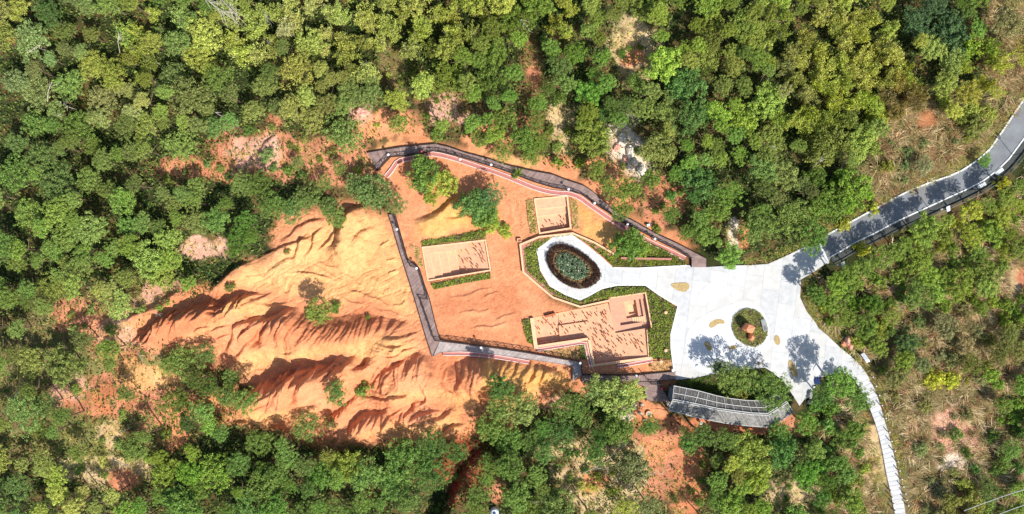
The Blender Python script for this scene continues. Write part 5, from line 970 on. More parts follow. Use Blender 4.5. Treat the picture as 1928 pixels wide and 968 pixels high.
# trees placed one by one
for a in [('pine_tree', 700, 362, 4.4, 6.5, (102, 132, 78), 'wide dark green pine covering the top of the left boardwalk'), ('pine_tree', 744, 383, 2.6, 5, (98, 128, 75), 'small dark pine right of the wide one at the left boardwalk'), ('pine_tree', 668, 350, 2.3, 5, (110, 135, 80), 'small pine on the left flank of the wide pine'),
 ('broadleaf_tree', 796, 325, 3.9, 5.5, (98, 135, 60), 'dark green tree below the shaded stretch of the upper boardwalk'), ('broadleaf_tree', 834, 350, 3.2, 4.5, (165, 178, 70), 'yellow green tree adjoining the dark one inside the boardwalk'), ('broadleaf_tree', 812, 372, 1.7, 3.5, (150, 168, 62), 'low yellow green tree at the top of the small mound'),
 ('broadleaf_tree', 890, 382, 3.5, 5.0, (92, 135, 72), 'dark teal green tree above the step pit'), ('broadleaf_tree', 927, 369, 3.2, 5.5, (75, 125, 80), 'bluish green tree with dark shade beside the step pit'), ('bush', 932, 423, 2.7, 2.8, (150, 180, 70), 'bright green bush just above the right corner of the step pit'), ('bush', 952, 436, 1.6, 2, (170, 190, 75), 'yellow green bush tip beside the clay box'), ('bush', 905, 412, 1.8, 2.2, (130, 170, 65), 'green bush between the mound and the step pit'),
 ('broadleaf_tree', 1182, 456, 3.5, 4.5, (85, 128, 52), 'round dark green tree in the hedge bed under the boardwalk'), ('broadleaf_tree', 1208, 466, 1.9, 3.2, (125, 155, 58), 'small lighter tree right of the round dark one in the hedge bed'),
 ('pine_tree', 1386, 715, 3.9, 8.0, (120, 145, 72), 'feathery pine at the left of the gallery hedge bed'), ('pine_tree', 1452, 735, 4.5, 7.5, (100, 135, 65), 'dense round pine at the right of the gallery hedge bed'), ('bush', 1393, 748, 1.5, 3.2, (175, 165, 80), 'small yellowish bush touching the upper edge of the gallery roof'), ('pine_tree', 1352, 697, 2.0, 5.5, (90, 115, 68), 'thin dark pine at the left end of the plaza tree pair'),
 ('pine_tree', 1580, 718, 3.7, 8.5, (112, 160, 68), 'bright pine standing over the lower right lobe of the plaza'), ('pine_tree', 1550, 742, 2.8, 6, (82, 125, 62), 'dark pine beside the grey layered rocks'), ('pine_tree', 1612, 752, 3.0, 6, (95, 135, 65), 'pine overhanging the upper stone path'),
 ('pine_tree', 1430, 432, 4.4, 6, (112, 140, 72), 'wide olive pine on the upper rim of the plaza'), ('pine_tree', 1492, 418, 4.6, 6.5, (118, 142, 70), 'widest olive pine above the plaza near the road'), ('pine_tree', 1532, 448, 3.2, 6, (90, 132, 58), 'dark pine at the junction of road and plaza'), ('broadleaf_tree', 1374, 482, 2.6, 5, (118, 165, 70), 'bright green tree reaching over the upper plaza edge'), ('broadleaf_tree', 1332, 440, 2.8, 5, (118, 150, 68), 'green tree above the foot of the boardwalk'),
 ('pine_tree', 604, 580, 3.0, 6.0, (132, 150, 72), 'lone feathery tree on the middle of the badlands'), ('bush', 585, 592, 1.5, 1.6, (112, 140, 62), 'green bush at the foot of the lone badlands tree'), ('bush', 628, 578, 1.5, 1.6, (100, 135, 62), 'green bush right of the lone badlands tree'), ('bush', 431, 541, 1.2, 1.6, (115, 130, 68), 'small bush at the left rim of the yellow slope'), ('bush', 692, 597, .6, .8, (120, 140, 62), 'tiny bush on the fluted slope'), ('bush', 540, 474, .8, 1.1, (125, 125, 70), 'tiny bush on the upper left yellow slope'),
 ('pine_tree', 632, 410, 2.6, 4.5, (112, 138, 70), 'tree on the upper rim between two dark gullies'), ('pine_tree', 622, 388, 2.4, 4.5, (100, 135, 72), 'tree just above the rim of the yellow slope'), ('pine_tree', 548, 402, 2.9, 5, (98, 140, 80), 'green pine at the upper left rim of the badlands'), ('pine_tree', 350, 683, 4.4, 5.5, (122, 148, 75), 'wide pine in the mouth of the left gully'), ('pine_tree', 385, 665, 2.8, 5, (95, 125, 68), 'darker pine right of the wide gully pine'), ('pine_tree', 320, 690, 2.4, 4.8, (122, 150, 72), 'light pine on the left of the wide gully pine'),
 ('pine_tree', 437, 712, 2.2, 4.5, (105, 135, 68), 'small pine on the lower left rim of the badlands'), ('pine_tree', 425, 745, 2.6, 4.5, (95, 125, 65), 'dark pine at the lower left rim of the badlands'), ('pine_tree', 464, 755, 2.7, 4.5, (112, 150, 72), 'light green pine at the foot of the lower badlands'), ('pine_tree', 632, 740, 2.8, 4.5, (102, 138, 70), 'pine in the gully of the lower badlands'), ('bush', 684, 738, 1.9, 2.5, (112, 148, 70), 'bush right of the pine in the badlands gully'), ('pine_tree', 580, 800, 3.4, 5, (110, 142, 75), 'pine between the two lower badlands fans'), ('bush', 620, 800, 1.6, 2, (120, 115, 75), 'brownish bush beside the pine between two fans'),
 ('broadleaf_tree', 944, 727, 2.7, 5.5, (68, 105, 52), 'dark green tree at the foot of the fluted slope'), ('pine_tree', 982, 768, 4.0, 6.0, (140, 158, 88), 'pale olive tree overhanging the lower badlands'), ('pine_tree', 945, 765, 3.0, 5.5, (115, 142, 72), 'mid green tree left of the pale olive tree'), ('pine_tree', 925, 800, 3.8, 6, (115, 148, 70), 'cauliflower crowned tree right of the last fan'), ('pine_tree', 960, 830, 3.4, 6, (100, 140, 65), 'green tree below the cauliflower crowned one'), ('pine_tree', 765, 862, 5.0, 6.5, (92, 132, 62), 'widest dark pine below the lower badlands'), ('pine_tree', 815, 838, 3.2, 6, (72, 112, 58), 'dark tree at the head of the bottom gully'), ('pine_tree', 860, 850, 2.8, 5, (70, 110, 55), 'dark low tree over the bottom gully'),
 ('pine_tree', 1062, 760, 3.8, 6, (100, 132, 65), 'green tree left below the lower boardwalk'), ('pine_tree', 1095, 775, 2.8, 6, (105, 140, 68), 'tree in the middle of the row under the boardwalk'), ('broadleaf_tree', 1150, 748, 4.2, 6.5, (150, 170, 92), 'pale large-leaved tree beside the deck'), ('broadleaf_tree', 1188, 738, 2.8, 6, (165, 182, 95), 'yellowish large-leaved tree touching the deck'), ('broadleaf_tree', 1120, 730, 2.6, 6, (120, 145, 85), 'greyish tree hanging over the lower boardwalk'), ('pine_tree', 1165, 805, 4.2, 6, (98, 130, 60), 'wide dark crown just below the pale large-leaved tree'), ('pine_tree', 1222, 800, 2.4, 5, (88, 140, 62), 'fresh green tree below the well'),
 ('broadleaf_tree', 1470, 852, 3.8, 6, (72, 122, 60), 'dense dark green tree below the gallery end'), ('broadleaf_tree', 1415, 850, 4.4, 6.5, (150, 168, 72), 'wide yellow green tree below the gallery'), ('broadleaf_tree', 1420, 900, 3.4, 6, (150, 172, 62), 'yellow green tree lower in the gallery forest'), ('pine_tree', 1462, 815, 2.6, 5, (105, 150, 68), 'light green pine under the gallery corner'), ('pine_tree', 1515, 795, 3.0, 6, (115, 160, 65), 'bright green pine right of the gallery end'), ('broadleaf_tree', 1292, 835, 2.2, 4.5, (88, 135, 62), 'small green tree in the shade below the gallery'),
 ('broadleaf_tree', 1606, 355, 4.2, 5, (112, 150, 52), 'big green tree on the upper side of the road start'), ('broadleaf_tree', 1560, 385, 4.0, 5, (92, 125, 48), 'dark tree left of the big green one above the road'), ('broadleaf_tree', 1622, 270, 3.6, 5, (150, 172, 78), 'round pale green tree above the road'), ('bush', 1630, 468, 1.8, 2.6, (200, 200, 60), 'golden bush below the start of the road'), ('bush', 1556, 578, 1.2, 1.8, (190, 200, 55), 'golden bush on the right verge of the plaza'), ('bush', 1893, 342, 1.6, 2.2, (215, 195, 60), 'golden bush by the ditch near the right edge of the photo'), ('bush', 1765, 717, 2.8, 2.2, (195, 200, 60), 'long golden bush in the dry grass'), ('bush', 1793, 717, 2.2, 2.0, (190, 198, 60), 'second golden bush right of the long one in dry grass'),
 ('bush', 1645, 393, 1.4, 1.6, (190, 195, 75), 'yellow bush on the upper road kerb'), ('bush', 1592, 425, 1.5, 1.6, (195, 195, 75), 'yellow bush on the kerb near the plaza'), ('pine_tree', 1852, 300, 1.6, 3, (110, 165, 55), 'small green tree at the upper kerb of the road'), ('bush', 1595, 632, .9, 1.3, (60, 70, 50), 'dark bush beside the upright pink rock'), ('broadleaf_tree', 1568, 537, 2.6, 7, (125, 160, 58), 'green tree where the plaza narrows to the road'), ('broadleaf_tree', 1534, 552, 2.2, 6, (88, 125, 52), 'dark tree on the plaza rim below the road junction'),
 ('broadleaf_tree', 1740, 432, 3.1, 6.5, (125, 155, 62), 'tree shading the lower kerb of the road'), ('broadleaf_tree', 1775, 418, 1.7, 6.0, (150, 168, 72), 'lighter tree beside the lower kerb of the road'), ('broadleaf_tree', 1822, 398, 2.4, 6.5, (185, 190, 68), 'yellow tree beside the white ditch slabs'), ('broadleaf_tree', 1655, 487, 2.8, 6.5, (118, 150, 60), 'tree right of the golden bush below the road'), ('broadleaf_tree', 1618, 505, 2.3, 6.5, (112, 140, 60), 'tall tree left of the golden bush below the road'), ('broadleaf_tree', 1888, 372, 2.2, 6, (130, 150, 62), 'tall tree below the upper right white ditch slab'), ('broadleaf_tree', 1700, 462, 2.0, 5.5, (120, 150, 62), 'tree just left of the tree shading the lower kerb'), ('pine_tree', 750, 233, 2.3, 5, (130, 150, 70), 'green tree hanging over the shaded part of the upper boardwalk'), ('bush', 822, 252, 1.6, 2, (105, 140, 62), 'green bush just above the crest of the upper boardwalk'), ('pine_tree', 905, 262, 2.4, 5, (120, 140, 66), 'leftmost tree of the clump above the curved boardwalk'), ('pine_tree', 948, 286, 2.5, 5, (125, 145, 66), 'low tree of the clump close above the curved boardwalk'), ('broadleaf_tree', 985, 262, 3.3, 6, (95, 130, 55), 'wide dark tree in the clump above the curved boardwalk'), ('broadleaf_tree', 1003, 296, 2.2, 4.5, (110, 140, 58), 'small tree at the lower right of the clump above the boardwalk'), ('bush', 1048, 306, 1.5, 2, (120, 155, 60), 'bush between boardwalk and ravine'), ('pine_tree', 950, 232, 3.2, 6, (110, 135, 60), 'upper tree of the clump above the curved boardwalk'), ('bush', 972, 323, 1.3, 1.6, (110, 140, 60), 'bush leaning onto the curved boardwalk'), ('pine_tree', 1122, 322, 2.3, 5, (120, 140, 60), 'tree above the bend of the descending boardwalk'), ('pine_tree', 1152, 352, 2.7, 5.5, (115, 145, 62), 'tree shading the descending boardwalk from above'), ('pine_tree', 1184, 362, 2.9, 6, (120, 148, 62), 'wide tree right of the descending boardwalk'), ('pine_tree', 1168, 394, 2.3, 5, (105, 135, 55), 'tree covering the descending boardwalk above the round hedge tree'), ('bush', 1238, 430, 1.3, 1.6, (120, 140, 62), 'bush right of the turquoise sheet'), ('pine_tree', 1266, 408, 2.0, 4.5, (95, 130, 58), 'small tree between turquoise sheet and plaza'), ('broadleaf_tree', 1292, 436, 2.2, 4.5, (100, 135, 58), 'dark tree above the end of the upper boardwalk'), ('pine_tree', 1352, 398, 3.0, 6, (115, 145, 62), 'tree above the pale gap north of the plaza'), ('pine_tree', 640, 316, 1.7, 4, (120, 140, 72), 'small tree on the right part of the upper red slope'), ('pine_tree', 577, 372, 3.0, 5.5, (108, 135, 72), 'wide pine at the lower edge of the upper red slope'), ('pine_tree', 517, 388, 2.8, 5.5, (92, 128, 62), 'dark pine left of the badlands upper tip'), ('pine_tree', 560, 306, 1.5, 3.5, (120, 138, 80), 'small pale pine in the middle of the upper red slope'), ('pine_tree', 612, 345, 1.9, 4.5, (110, 135, 70), 'small pine between red slope and badlands rim'), ('pine_tree', 460, 345, 2.4, 5, (112, 138, 72), 'pine at the lower edge of the red slope, left part'), ('bush', 1176, 312, 1.0, 1.5, (125, 140, 70), 'bush between the pale rock outcrops'), ('bush', 1200, 282, 1.1, 1.5, (100, 120, 62), 'dark bush at the right of the pale rock outcrops'), ('pine_tree', 1318, 816, 2.6, 9.5, (92, 125, 60), 'slim tall pine shading the left part of the gallery roof'), ('pine_tree', 1362, 826, 2.7, 9.5, (100, 130, 62), 'tall pine shading the middle of the gallery roof'), ('pine_tree', 1288, 808, 1.6, 7, (85, 115, 58), 'thin tall tree at the lower left corner of the gallery'), ('broadleaf_tree', 1588, 517, 2.2, 7, (118, 145, 60), 'tall tree nearest below the start of the road'), ('broadleaf_tree', 1684, 474, 2.1, 6.5, (122, 148, 62), 'tall tree left of the bare pocket below the road'), ('broadleaf_tree', 1852, 388, 2.0, 6.5, (128, 150, 62), 'tall tree below the two white ditch slabs'), ('broadleaf_tree', 1918, 352, 2.2, 7, (120, 145, 62), 'tall tree at the right edge below the road'), ('broadleaf_tree', 914, 402, 2.8, 4.5, (98, 138, 62), 'mid green tree in the heart of the clump above the step pit'), ('pine_tree', 903, 925, 2.4, 6, (112, 145, 70), 'feathery tree standing in the dark bottom gully'), ('pine_tree', 958, 878, 3.4, 7.5, (95, 130, 60), 'tall tree shading the bottom gully from the right'), ('pine_tree', 925, 868, 2.4, 7, (105, 135, 62), 'tree at the upper right rim of the bottom gully'), ('pine_tree', 895, 962, 2.6, 6, (118, 145, 66), 'tree at the bottom edge left of the water tank'), ('broadleaf_tree', 975, 935, 3.0, 6.5, (100, 135, 62), 'tree at the bottom edge right of the water tank'), ('broadleaf_tree', 1562, 572, 2.2, 4, (118, 150, 60), 'tree on the verge by the golden plaza bush'), ('broadleaf_tree', 1592, 598, 2.6, 4, (128, 152, 62), 'tree on the verge above the upright pink rock'), ('broadleaf_tree', 1588, 552, 2.5, 4, (95, 128, 52), 'dark tree second row right of the plaza narrowing'), ('broadleaf_tree', 1628, 612, 2.8, 4, (105, 135, 56), 'tree upper right of the upright pink rock'), ('bush', 1622, 643, 1.8, 2, (150, 165, 66), 'yellowish bush right of the pink rocks'), ('broadleaf_tree', 1652, 655, 2.5, 3.5, (125, 148, 62), 'tree right of the notice board'), ('bamboo', 1398, 452, 1.0, 2.0, (150, 90, 70), 'reddish shrub above the plaza rim')]:
    plant(*a)
HAND = list(items)
# where the random forest may not grow (pixels) --------------------------------
NO = [[(520, 412), (560, 395), (640, 372), (700, 395), (742, 395), (690, 290), (690, 270), (745, 255), (830, 250), (930, 278), (1040, 306), (1110, 330), (1170, 375), (1300, 448), (1345, 482), (1440, 484), (1500, 452), (1555, 430), (1640, 380), (1760, 325), (1850, 270), (1928, 160), (1990, 160), (1928, 330), (1850, 380), (1740, 425), (1600, 500), (1545, 525), (1522, 560), (1560, 620), (1640, 690), (1700, 830), (1730, 1000), (1660, 1000), (1640, 850), (1610, 760), (1580, 715), (1540, 730), (1520, 775), (1455, 825), (1300, 810), (1210, 790), (1195, 765), (1220, 740), (1190, 730), (1100, 730), (1070, 745), (990, 745), (900, 775), (872, 832), (650, 838), (425, 795), (470, 745), (420, 700), (330, 645), (270, 655), (250, 640), (300, 590), (400, 540), (440, 505), (500, 470)]]
OPEN = [(180, 690, 165, 150, .36), (380, 740, 60, 60, .6), (500, 290, 78, 42, .10), (370, 318, 80, 18, .15), (600, 300, 70, 40, .25), (650, 340, 45, 40, .15), (740, 240, 60, 30, .15), (385, 465, 46, 22, 0), (230, 615, 48, 26, .05), (150, 600, 34, 26, .15), (300, 575, 50, 34, .05), (60, 660, 50, 50, .45), (110, 690, 50, 30, .35), (135, 740, 38, 22, .05), (165, 768, 28, 20, 0), (285, 705, 45, 20, 0), (200, 750, 22, 30, .2), (200, 885, 75, 24, .08), (235, 900, 26, 20, 0), (215, 815, 20, 26, .05), (320, 830, 25, 18, .1), (30, 780, 50, 40, .5),
 (745, 130, 26, 38, .15), (860, 212, 60, 30, .35), (682, 212, 24, 18, 0), (800, 205, 25, 20, .1), (1005, 120, 15, 60, .15), (1005, 142, 18, 16, 0), (1052, 225, 16, 50, .2), (1190, 85, 34, 55, .08), (1185, 290, 34, 52, 0), (1100, 300, 30, 16, .1), (960, 290, 60, 16, .1), (1250, 395, 40, 45, .2), (1385, 440, 20, 32, 0), (1160, 345, 30, 30, .1), (1245, 345, 12, 40, .3),
 (1742, 228, 40, 35, 0), (1740, 250, 85, 50, .2), (1680, 340, 70, 30, .2), (1800, 290, 70, 30, .15), (1900, 130, 40, 60, .3), (1905, 530, 35, 45, .1), (1740, 490, 30, 20, .3), (1800, 640, 100, 70, .45), (1790, 820, 110, 110, .2), (1720, 760, 50, 60, .1), (1720, 880, 50, 80, .1), (1740, 640, 70, 50, .35), (1900, 700, 30, 30, .4), (1545, 600, 20, 50, .3), (1640, 660, 30, 30, .5),
 (1250, 850, 42, 50, 0), (1280, 910, 45, 70, .06), (1200, 835, 45, 20, .1), (1100, 905, 50, 40, .2), (1190, 900, 25, 30, .3), (1350, 812, 110, 14, .05), (884, 868, 16, 30, .04), (848, 925, 16, 26, .05), (815, 962, 18, 14, .05), (930, 955, 10, 10, 0), (1500, 930, 45, 22, .1), (1640, 880, 20, 50, .3), (1200, 775, 30, 20, 0), (1040, 752, 25, 16, .1), (1090, 730, 60, 14, .1)]
BAM = [(330, 40, 60, 40), (470, 60, 60, 55), (560, 35, 55, 40), (250, 110, 40, 50), (640, 70, 50, 60), (720, 50, 70, 50), (790, 60, 50, 50), (700, 130, 30, 40), (880, 40, 40, 40), (1060, 30, 40, 30), (1600, 60, 110, 60), (1650, 130, 110, 60), (1560, 200, 90, 40), (1480, 110, 40, 60), (1470, 230, 50, 30), (1850, 110, 40, 50)]
def inel(x, y, E): return any(((x - e[0]) / e[2]) ** 2 + ((y - e[1]) / e[3]) ** 2 < 1 for e in E)
rr = random.Random(5); cand = 0; grid = {}
def near_ok(x, y, r, f):
    for it in items:
        if abs(it['x'] - x) < 90 and abs(it['y'] - y) < 90 and math.hypot(it['x'] - x, it['y'] - y) < (it['r'] + r) * 10 * f: return False
    return True
NOa = NO[0]
def dno(x, y): return float(sdf(np.array([x * 1.0]), np.array([y * 1.0]), NOa)[0])
CX = np.array([rr.uniform(-15, 1945) for _ in range(16000)]); CY = np.array([rr.uniform(-15, 985) for _ in range(16000)]); DN = sdf(CX, CY, NOa)
cnt = {'pine_tree': 0, 'broadleaf_tree': 0, 'bamboo': 0, 'bush': 0}
for it in items: cnt[it['kind']] += 1
for x, y, d in zip(CX, CY, DN):
    if d < 8: continue
    pr = 1.0
    for e in OPEN:
        q_ = 14 if e[4] < .3 and x < 1500 else 0
        if ((x - e[0]) / (e[2] + q_)) ** 2 + ((y - e[1]) / (e[3] + q_)) ** 2 < 1: pr = min(pr, e[4])
    if rr.random() > pr: continue
    right = x > 1530 and y > 330; upright = x > 1640
    if inel(x, y, BAM): kind = 'bamboo'; r = rr.uniform(1.7, 2.7); H = rr.uniform(5, 7); f = .62
    elif pr < .3: kind = 'bush'; r = rr.uniform(.7, 1.7); H = r * 1.1; f = .8
    elif right or (upright and y > 180): kind = 'bush' if rr.random() < .5 else 'broadleaf_tree'; r = rr.uniform(1.3, 2.2) if kind == 'bush' else rr.uniform(1.9, 2.9); H = r * 1.15 if kind == 'bush' else rr.uniform(3, 4.2); f = .56
    elif x < 600 or y > 700: kind = 'pine_tree' if rr.random() < .85 else 'broadleaf_tree'; r = rr.choice([rr.uniform(1.5, 2.2), rr.uniform(2.2, 3.2), rr.uniform(3.2, 4.4)]); H = rr.uniform(4.5, 7.5); f = .57
    else: kind = 'broadleaf_tree' if rr.random() < .62 else 'pine_tree'; r = rr.choice([rr.uniform(1.5, 2.2), rr.uniform(2.2, 3.2), rr.uniform(3.2, 4.6)]); H = rr.uniform(4.5, 7.5); f = .57
    if d < r * 10 * .75: continue
    if not near_ok(x, y, r, f): continue
    if cnt[kind] >= 296: continue
    cnt[kind] += 1; plant(kind, x, y, r, H, tint_at(x, y, rr))
print('plants', cnt)
# labels: look + place, then order among look-alikes in the same place
KN = {'pine_tree': 'pine', 'broadleaf_tree': 'tree', 'bamboo': 'bamboo clump', 'bush': 'bush'}
fam = {}
for it in items:
    if it['label']: continue
    big = {'pine_tree': (2.5, 3.3), 'broadleaf_tree': (2.4, 3.3), 'bamboo': (2.0, 2.45), 'bush': (1.1, 1.6)}[it['kind']]
    sz = 'small ' if it['r'] < big[0] else 'wide ' if it['r'] > big[1] else ''
    ref = min(REFS, key=lambda q: (q[0] - it['x']) ** 2 + (q[1] - it['y']) ** 2)[2]
    it['key'] = (sz, CNAME(it['c']), KN[it['kind']], ref); fam.setdefault(it['key'], []).append(it)
NUMW = {2: 'two', 3: 'three', 4: 'four', 5: 'five', 6: 'six', 7: 'seven', 8: 'eight'}
for key, L in fam.items():
    sz, cn, kn, ref = key; core = f'{sz}{cn} {kn}'
    if len(L) == 1: L[0]['label'] = f'{core} {ref}'; continue
    dx = max(i['x'] for i in L) - min(i['x'] for i in L); dy = max(i['y'] for i in L) - min(i['y'] for i in L); hor = dx >= dy
    L.sort(key=lambda i: i['x'] if hor else i['y']); n_ = len(L)
    if n_ == 2: od = ['left', 'right'] if hor else ['upper', 'lower']
    else:
        a, b_ = ('leftmost', 'rightmost') if hor else ('topmost', 'lowest'); mid = ['middle'] if n_ == 3 else [f'{w} from left' if hor else f'{w} from top' for w in ['second', 'third', 'fourth', 'fifth', 'sixth', 'seventh'][:n_ - 2]]
        od = [a] + mid + [b_]
    for i, w in zip(L, od):
      i['label'] = f'{w} {core} {ref}' if n_ < 3 else f'{w} of {NUMW.get(n_, "several")} {core}s {ref}'.replace('bushs', 'bushes')
      if len(i['label'].split()) > 16: i['label'] = f'{w} {core} {ref}'
GRP = {'pine_tree': 'pines of the hillside forest', 'broadleaf_tree': 'leafy trees of the hillside forest', 'bamboo': 'bamboo clumps on the upper slopes', 'bush': 'bushes on the open ground'}
Hs = height(np.array([W(i['x'], i['y'], i['H'] * .7)[0] for i in items]), np.array([W(i['x'], i['y'], i['H'] * .7)[1] for i in items]))
tr = random.Random(99)
for it, z in zip(items, Hs):
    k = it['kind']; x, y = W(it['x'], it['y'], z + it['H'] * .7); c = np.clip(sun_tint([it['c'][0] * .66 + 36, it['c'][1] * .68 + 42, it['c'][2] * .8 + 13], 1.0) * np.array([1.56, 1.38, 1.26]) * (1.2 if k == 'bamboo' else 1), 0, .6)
    rz = tr.uniform(0, 6.28); r = it['r']; H = it['H']
    if k == 'bush':
        o = bpy.data.objects.new('bush', tr.choice(BUSH)); COL.objects.link(o); o.location = (x, y, z + H * .28); o.scale = (r * tr.uniform(.9, 1.15), r * tr.uniform(.9, 1.15), H * 1.1); o.rotation_euler.z = rz; o.color = (*c, 1)
        tag(o, it['label'], 'bush', GRP[k]); continue
    t = empty(k, (x, y, z)); tag(t, it['label'], 'bamboo' if k == 'bamboo' else 'tree', GRP[k])
    if k == 'bamboo':
        cm = tr.choice(BAMB); tm = tr.choice(BTRUNK); cs = (r * 1.15, r * 1.15, H); cz = 0; ts = (r, r, H * .75); cn_, tn = 'crown', 'culms'
    else:
        if k == 'pine_tree': cm = tr.choice(PINE + FINE); cs = (r, r, r * 1.05); 
        else: cm = tr.choice(BROAD + FINE[:2]); cs = (r, r, r * 1.0)
        cs = (cs[0] * tr.uniform(.92, 1.15), cs[1] * tr.uniform(.92, 1.15), cs[2]); cz = H - r * .5; tm = tr.choice(TRUNK); ts = (H * .8 if H > r * 1.5 else r * 1.3,) * 2 + (max(1.0, H - r * .3),); cn_, tn = 'crown', 'trunk'
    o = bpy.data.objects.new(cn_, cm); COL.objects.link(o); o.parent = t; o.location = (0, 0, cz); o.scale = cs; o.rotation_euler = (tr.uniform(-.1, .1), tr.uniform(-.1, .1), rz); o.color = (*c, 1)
    o2 = bpy.data.objects.new(tn, tm); COL.objects.link(o2); o2.parent = t; o2.scale = ts; o2.rotation_euler.z = rz
# bare pale trunks and branches -------------------------------------------------
def bare(x, y, L, ang, n, label, H=4.5, th=.09, name='bare_tree', spread=.5):
    rr_ = random.Random(int(x * 3 + y)); X, Y = W(x, y, H); z = hz(X, Y); t = tag(empty(name, (X, Y, z)), label, 'bare tree')
    mb = MB(); a = math.radians(ang); mb.tube([(-math.cos(a) * L * .5, -math.sin(a) * L * .5, H * .6), (0, 0, H * .95), (math.cos(a) * L * .5, math.sin(a) * L * .5, H * 1.15)], [th, th * .8, th * .4], 5); mb.build('trunk', M['pale_bark'], t)
    mb = MB(); mb.tube([(-math.cos(a) * L * .5, -math.sin(a) * L * .5, H * .6), (-math.cos(a) * L * .5, -math.sin(a) * L * .5, -.2)], [th, th], 5); mb.build('stem', M['bark'], t)
    for k in range(n):
        u = rr_.uniform(-.2, .5); b_ = a + rr_.uniform(-spread, spread) * 1.6; l_ = L * rr_.uniform(.25, .55); p = (math.cos(a) * L * u, math.sin(a) * L * u, H * 1.0)
        q = (p[0] + math.cos(b_) * l_, p[1] + math.sin(b_) * l_, p[2] + rr_.uniform(0, .8)); MB().tube([p, tuple((p[i] + q[i]) / 2 + rr_.uniform(-.1, .1) for i in range(3)), q], [th * .5, th * .35, th * .15], 4).build('branch', M['pale_bark'], t)
for a in [(408, 213, 3.0, -30, 2, 'short bare white trunk in the forest above the red slope', 6, .14), (113, 192, 3.0, -35, 3, 'bare pale trunk in the left forest, the upper of two parallel ones', 6, .15), (98, 212, 2.6, -25, 2, 'bare pale trunk in the left forest, the lower of two parallel ones', 6, .12), (85, 170, 4.0, 45, 4, 'thin leaning bare trunk above the two parallel pale trunks', 5.5, .07), (52, 98, 4.5, 20, 9, 'bare branching grey tree near the upper left corner', 5.5, .06), (222, 80, 3.0, 60, 6, 'bare pale twiggy tree in the upper left forest', 5.5, .05),
          (398, 6, 7, -38, 12, 'bare whitish branchy tree at the top edge, left one', 7, .12), (420, 2, 7, -45, 12, 'bare whitish branchy tree at the top edge, middle one', 7, .12), (436, 8, 5, -55, 6, 'bare tan branchy tree at the top edge, right one', 7, .1), (500, 28, 4, -60, 6, 'thin bare trunk at the top edge left of centre', 5.5, .06), (985, 40, 3.5, -55, 4, 'leaning bare trunk at the top of the brown ravine', 5.5, .08), (30, 745, 3, 40, 6, 'bare grey twiggy tree at the left edge below mid height', 4.5, .05), (300, 588, 2.2, -30, 7, 'bare twisted shrub on the pink patch left of the badlands', 1.5, .05),
          (230, 872, 3.4, -15, 4, 'dark bare branch over the lower left tan patch', 2.0, .08), (235, 810, 2.5, 20, 4, 'bare branch over the small tan clearing at lower left', 2, .05), (275, 665, 2.2, -50, 4, 'bare forked branch beside the left yellow patch', 2, .06), (1125, 880, 6, 35, 5, 'long bare white branch over the slope left of the red track', 4.5, .06), (1230, 893, 4, 10, 4, 'bare white branch over the red track', 3, .06), (1010, 945, 3.5, 10, 4, 'bare pale branch at the bottom edge, centre', 4, .05), (1545, 300, 3, 60, 10, 'bare grey twiggy tree above the road start', 4.5, .05), (1800, 150, 3.2, -30, 9, 'bare grey branchy shrub above the right part of the road', 3, .05), (1450, 275, 2.6, -20, 6, 'bare twig tree in the forest north of the plaza', 5.5, .05)]:
    bare(*a)
# ground plants ------------------------------------------------------------------
def scatter_px(polys, dens, exclude=None, seed=1, jitter=0):
    rs = np.random.RandomState(seed); out = []
    for P in polys:
        P = WP(P); xs = [p[0] for p in P]; ys = [p[1] for p in P]; n = int(dens * (max(xs) - min(xs)) * (max(ys) - min(ys)))
        x = rs.uniform(min(xs), max(xs), n); y = rs.uniform(min(ys), max(ys), n); m = in_poly(x, y, P); out.append(np.stack([x[m], y[m]], 1))
    return np.concatenate(out)
def cover(name, pts, zbase, h, leaf, cols, parent=None, seed=3, up=.6, asp=1.2, label=None, clump=0):
    rs = np.random.RandomState(seed); n = len(pts); pts = pts + rs.normal(size=(n, 2)) * .07 * (1 + 1.2 * np.clip(vnoise(pts[:, 0] * 1.3, pts[:, 1] * 1.3, 9), 0, 1))[:, None]; z = zbase + h * rs.uniform(.35, 1, n) * (1 if not clump else (0.75 + .35 * vnoise(pts[:, 0] * clump, pts[:, 1] * clump, 3)))
    C = np.stack([pts[:, 0], pts[:, 1], z], 1); N = rs.normal(size=(n, 3)) * (1 - up) + np.array([0, 0, up])
    Q = leafq(C, N, leaf * rs.uniform(.6, 1.4, n), asp, rs); cc = np.array([lin(c) for c in cols]); ci = cc[rs.randint(len(cc), size=n)] * rs.uniform(.75, 1.25, (n, 1)) * (1 + .35 * fbm(pts[:, 0] / .7, pts[:, 1] / .7, 2, 8))[:, None]
    kk = fbm(pts[:, 0] / .45, pts[:, 1] / .45, 2, 17) + rs.uniform(-.12, .12, n) > -.3; Q = Q[kk]; ci = np.clip(ci[kk], 0, .9)
    o = obj(name, quads_mesh(name, Q, M['leaf_tint'], ci), parent); tag(o, label, kind='stuff'); return o
HG = [(150, 166, 62), (118, 146, 52), (170, 180, 72), (96, 122, 48), (184, 188, 92)]
def bed(pts, label, h=.45, cols=HG, dens=170, leaf=.085, z0=.02, soil='hedge_soil', seed=3, clump=1.2, name='hedge_bed', cat='hedge bed'):
    t = tag(empty(name), label, cat, 'hedge beds round the paved area')
    MB().prism(WP(pts), -.2, z0 + .05).build('soil_base', M[soil], t)
    p = scatter_px([pts], dens, seed=seed); cover('leaves', p, z0, h, leaf, cols, t, seed, clump=clump)
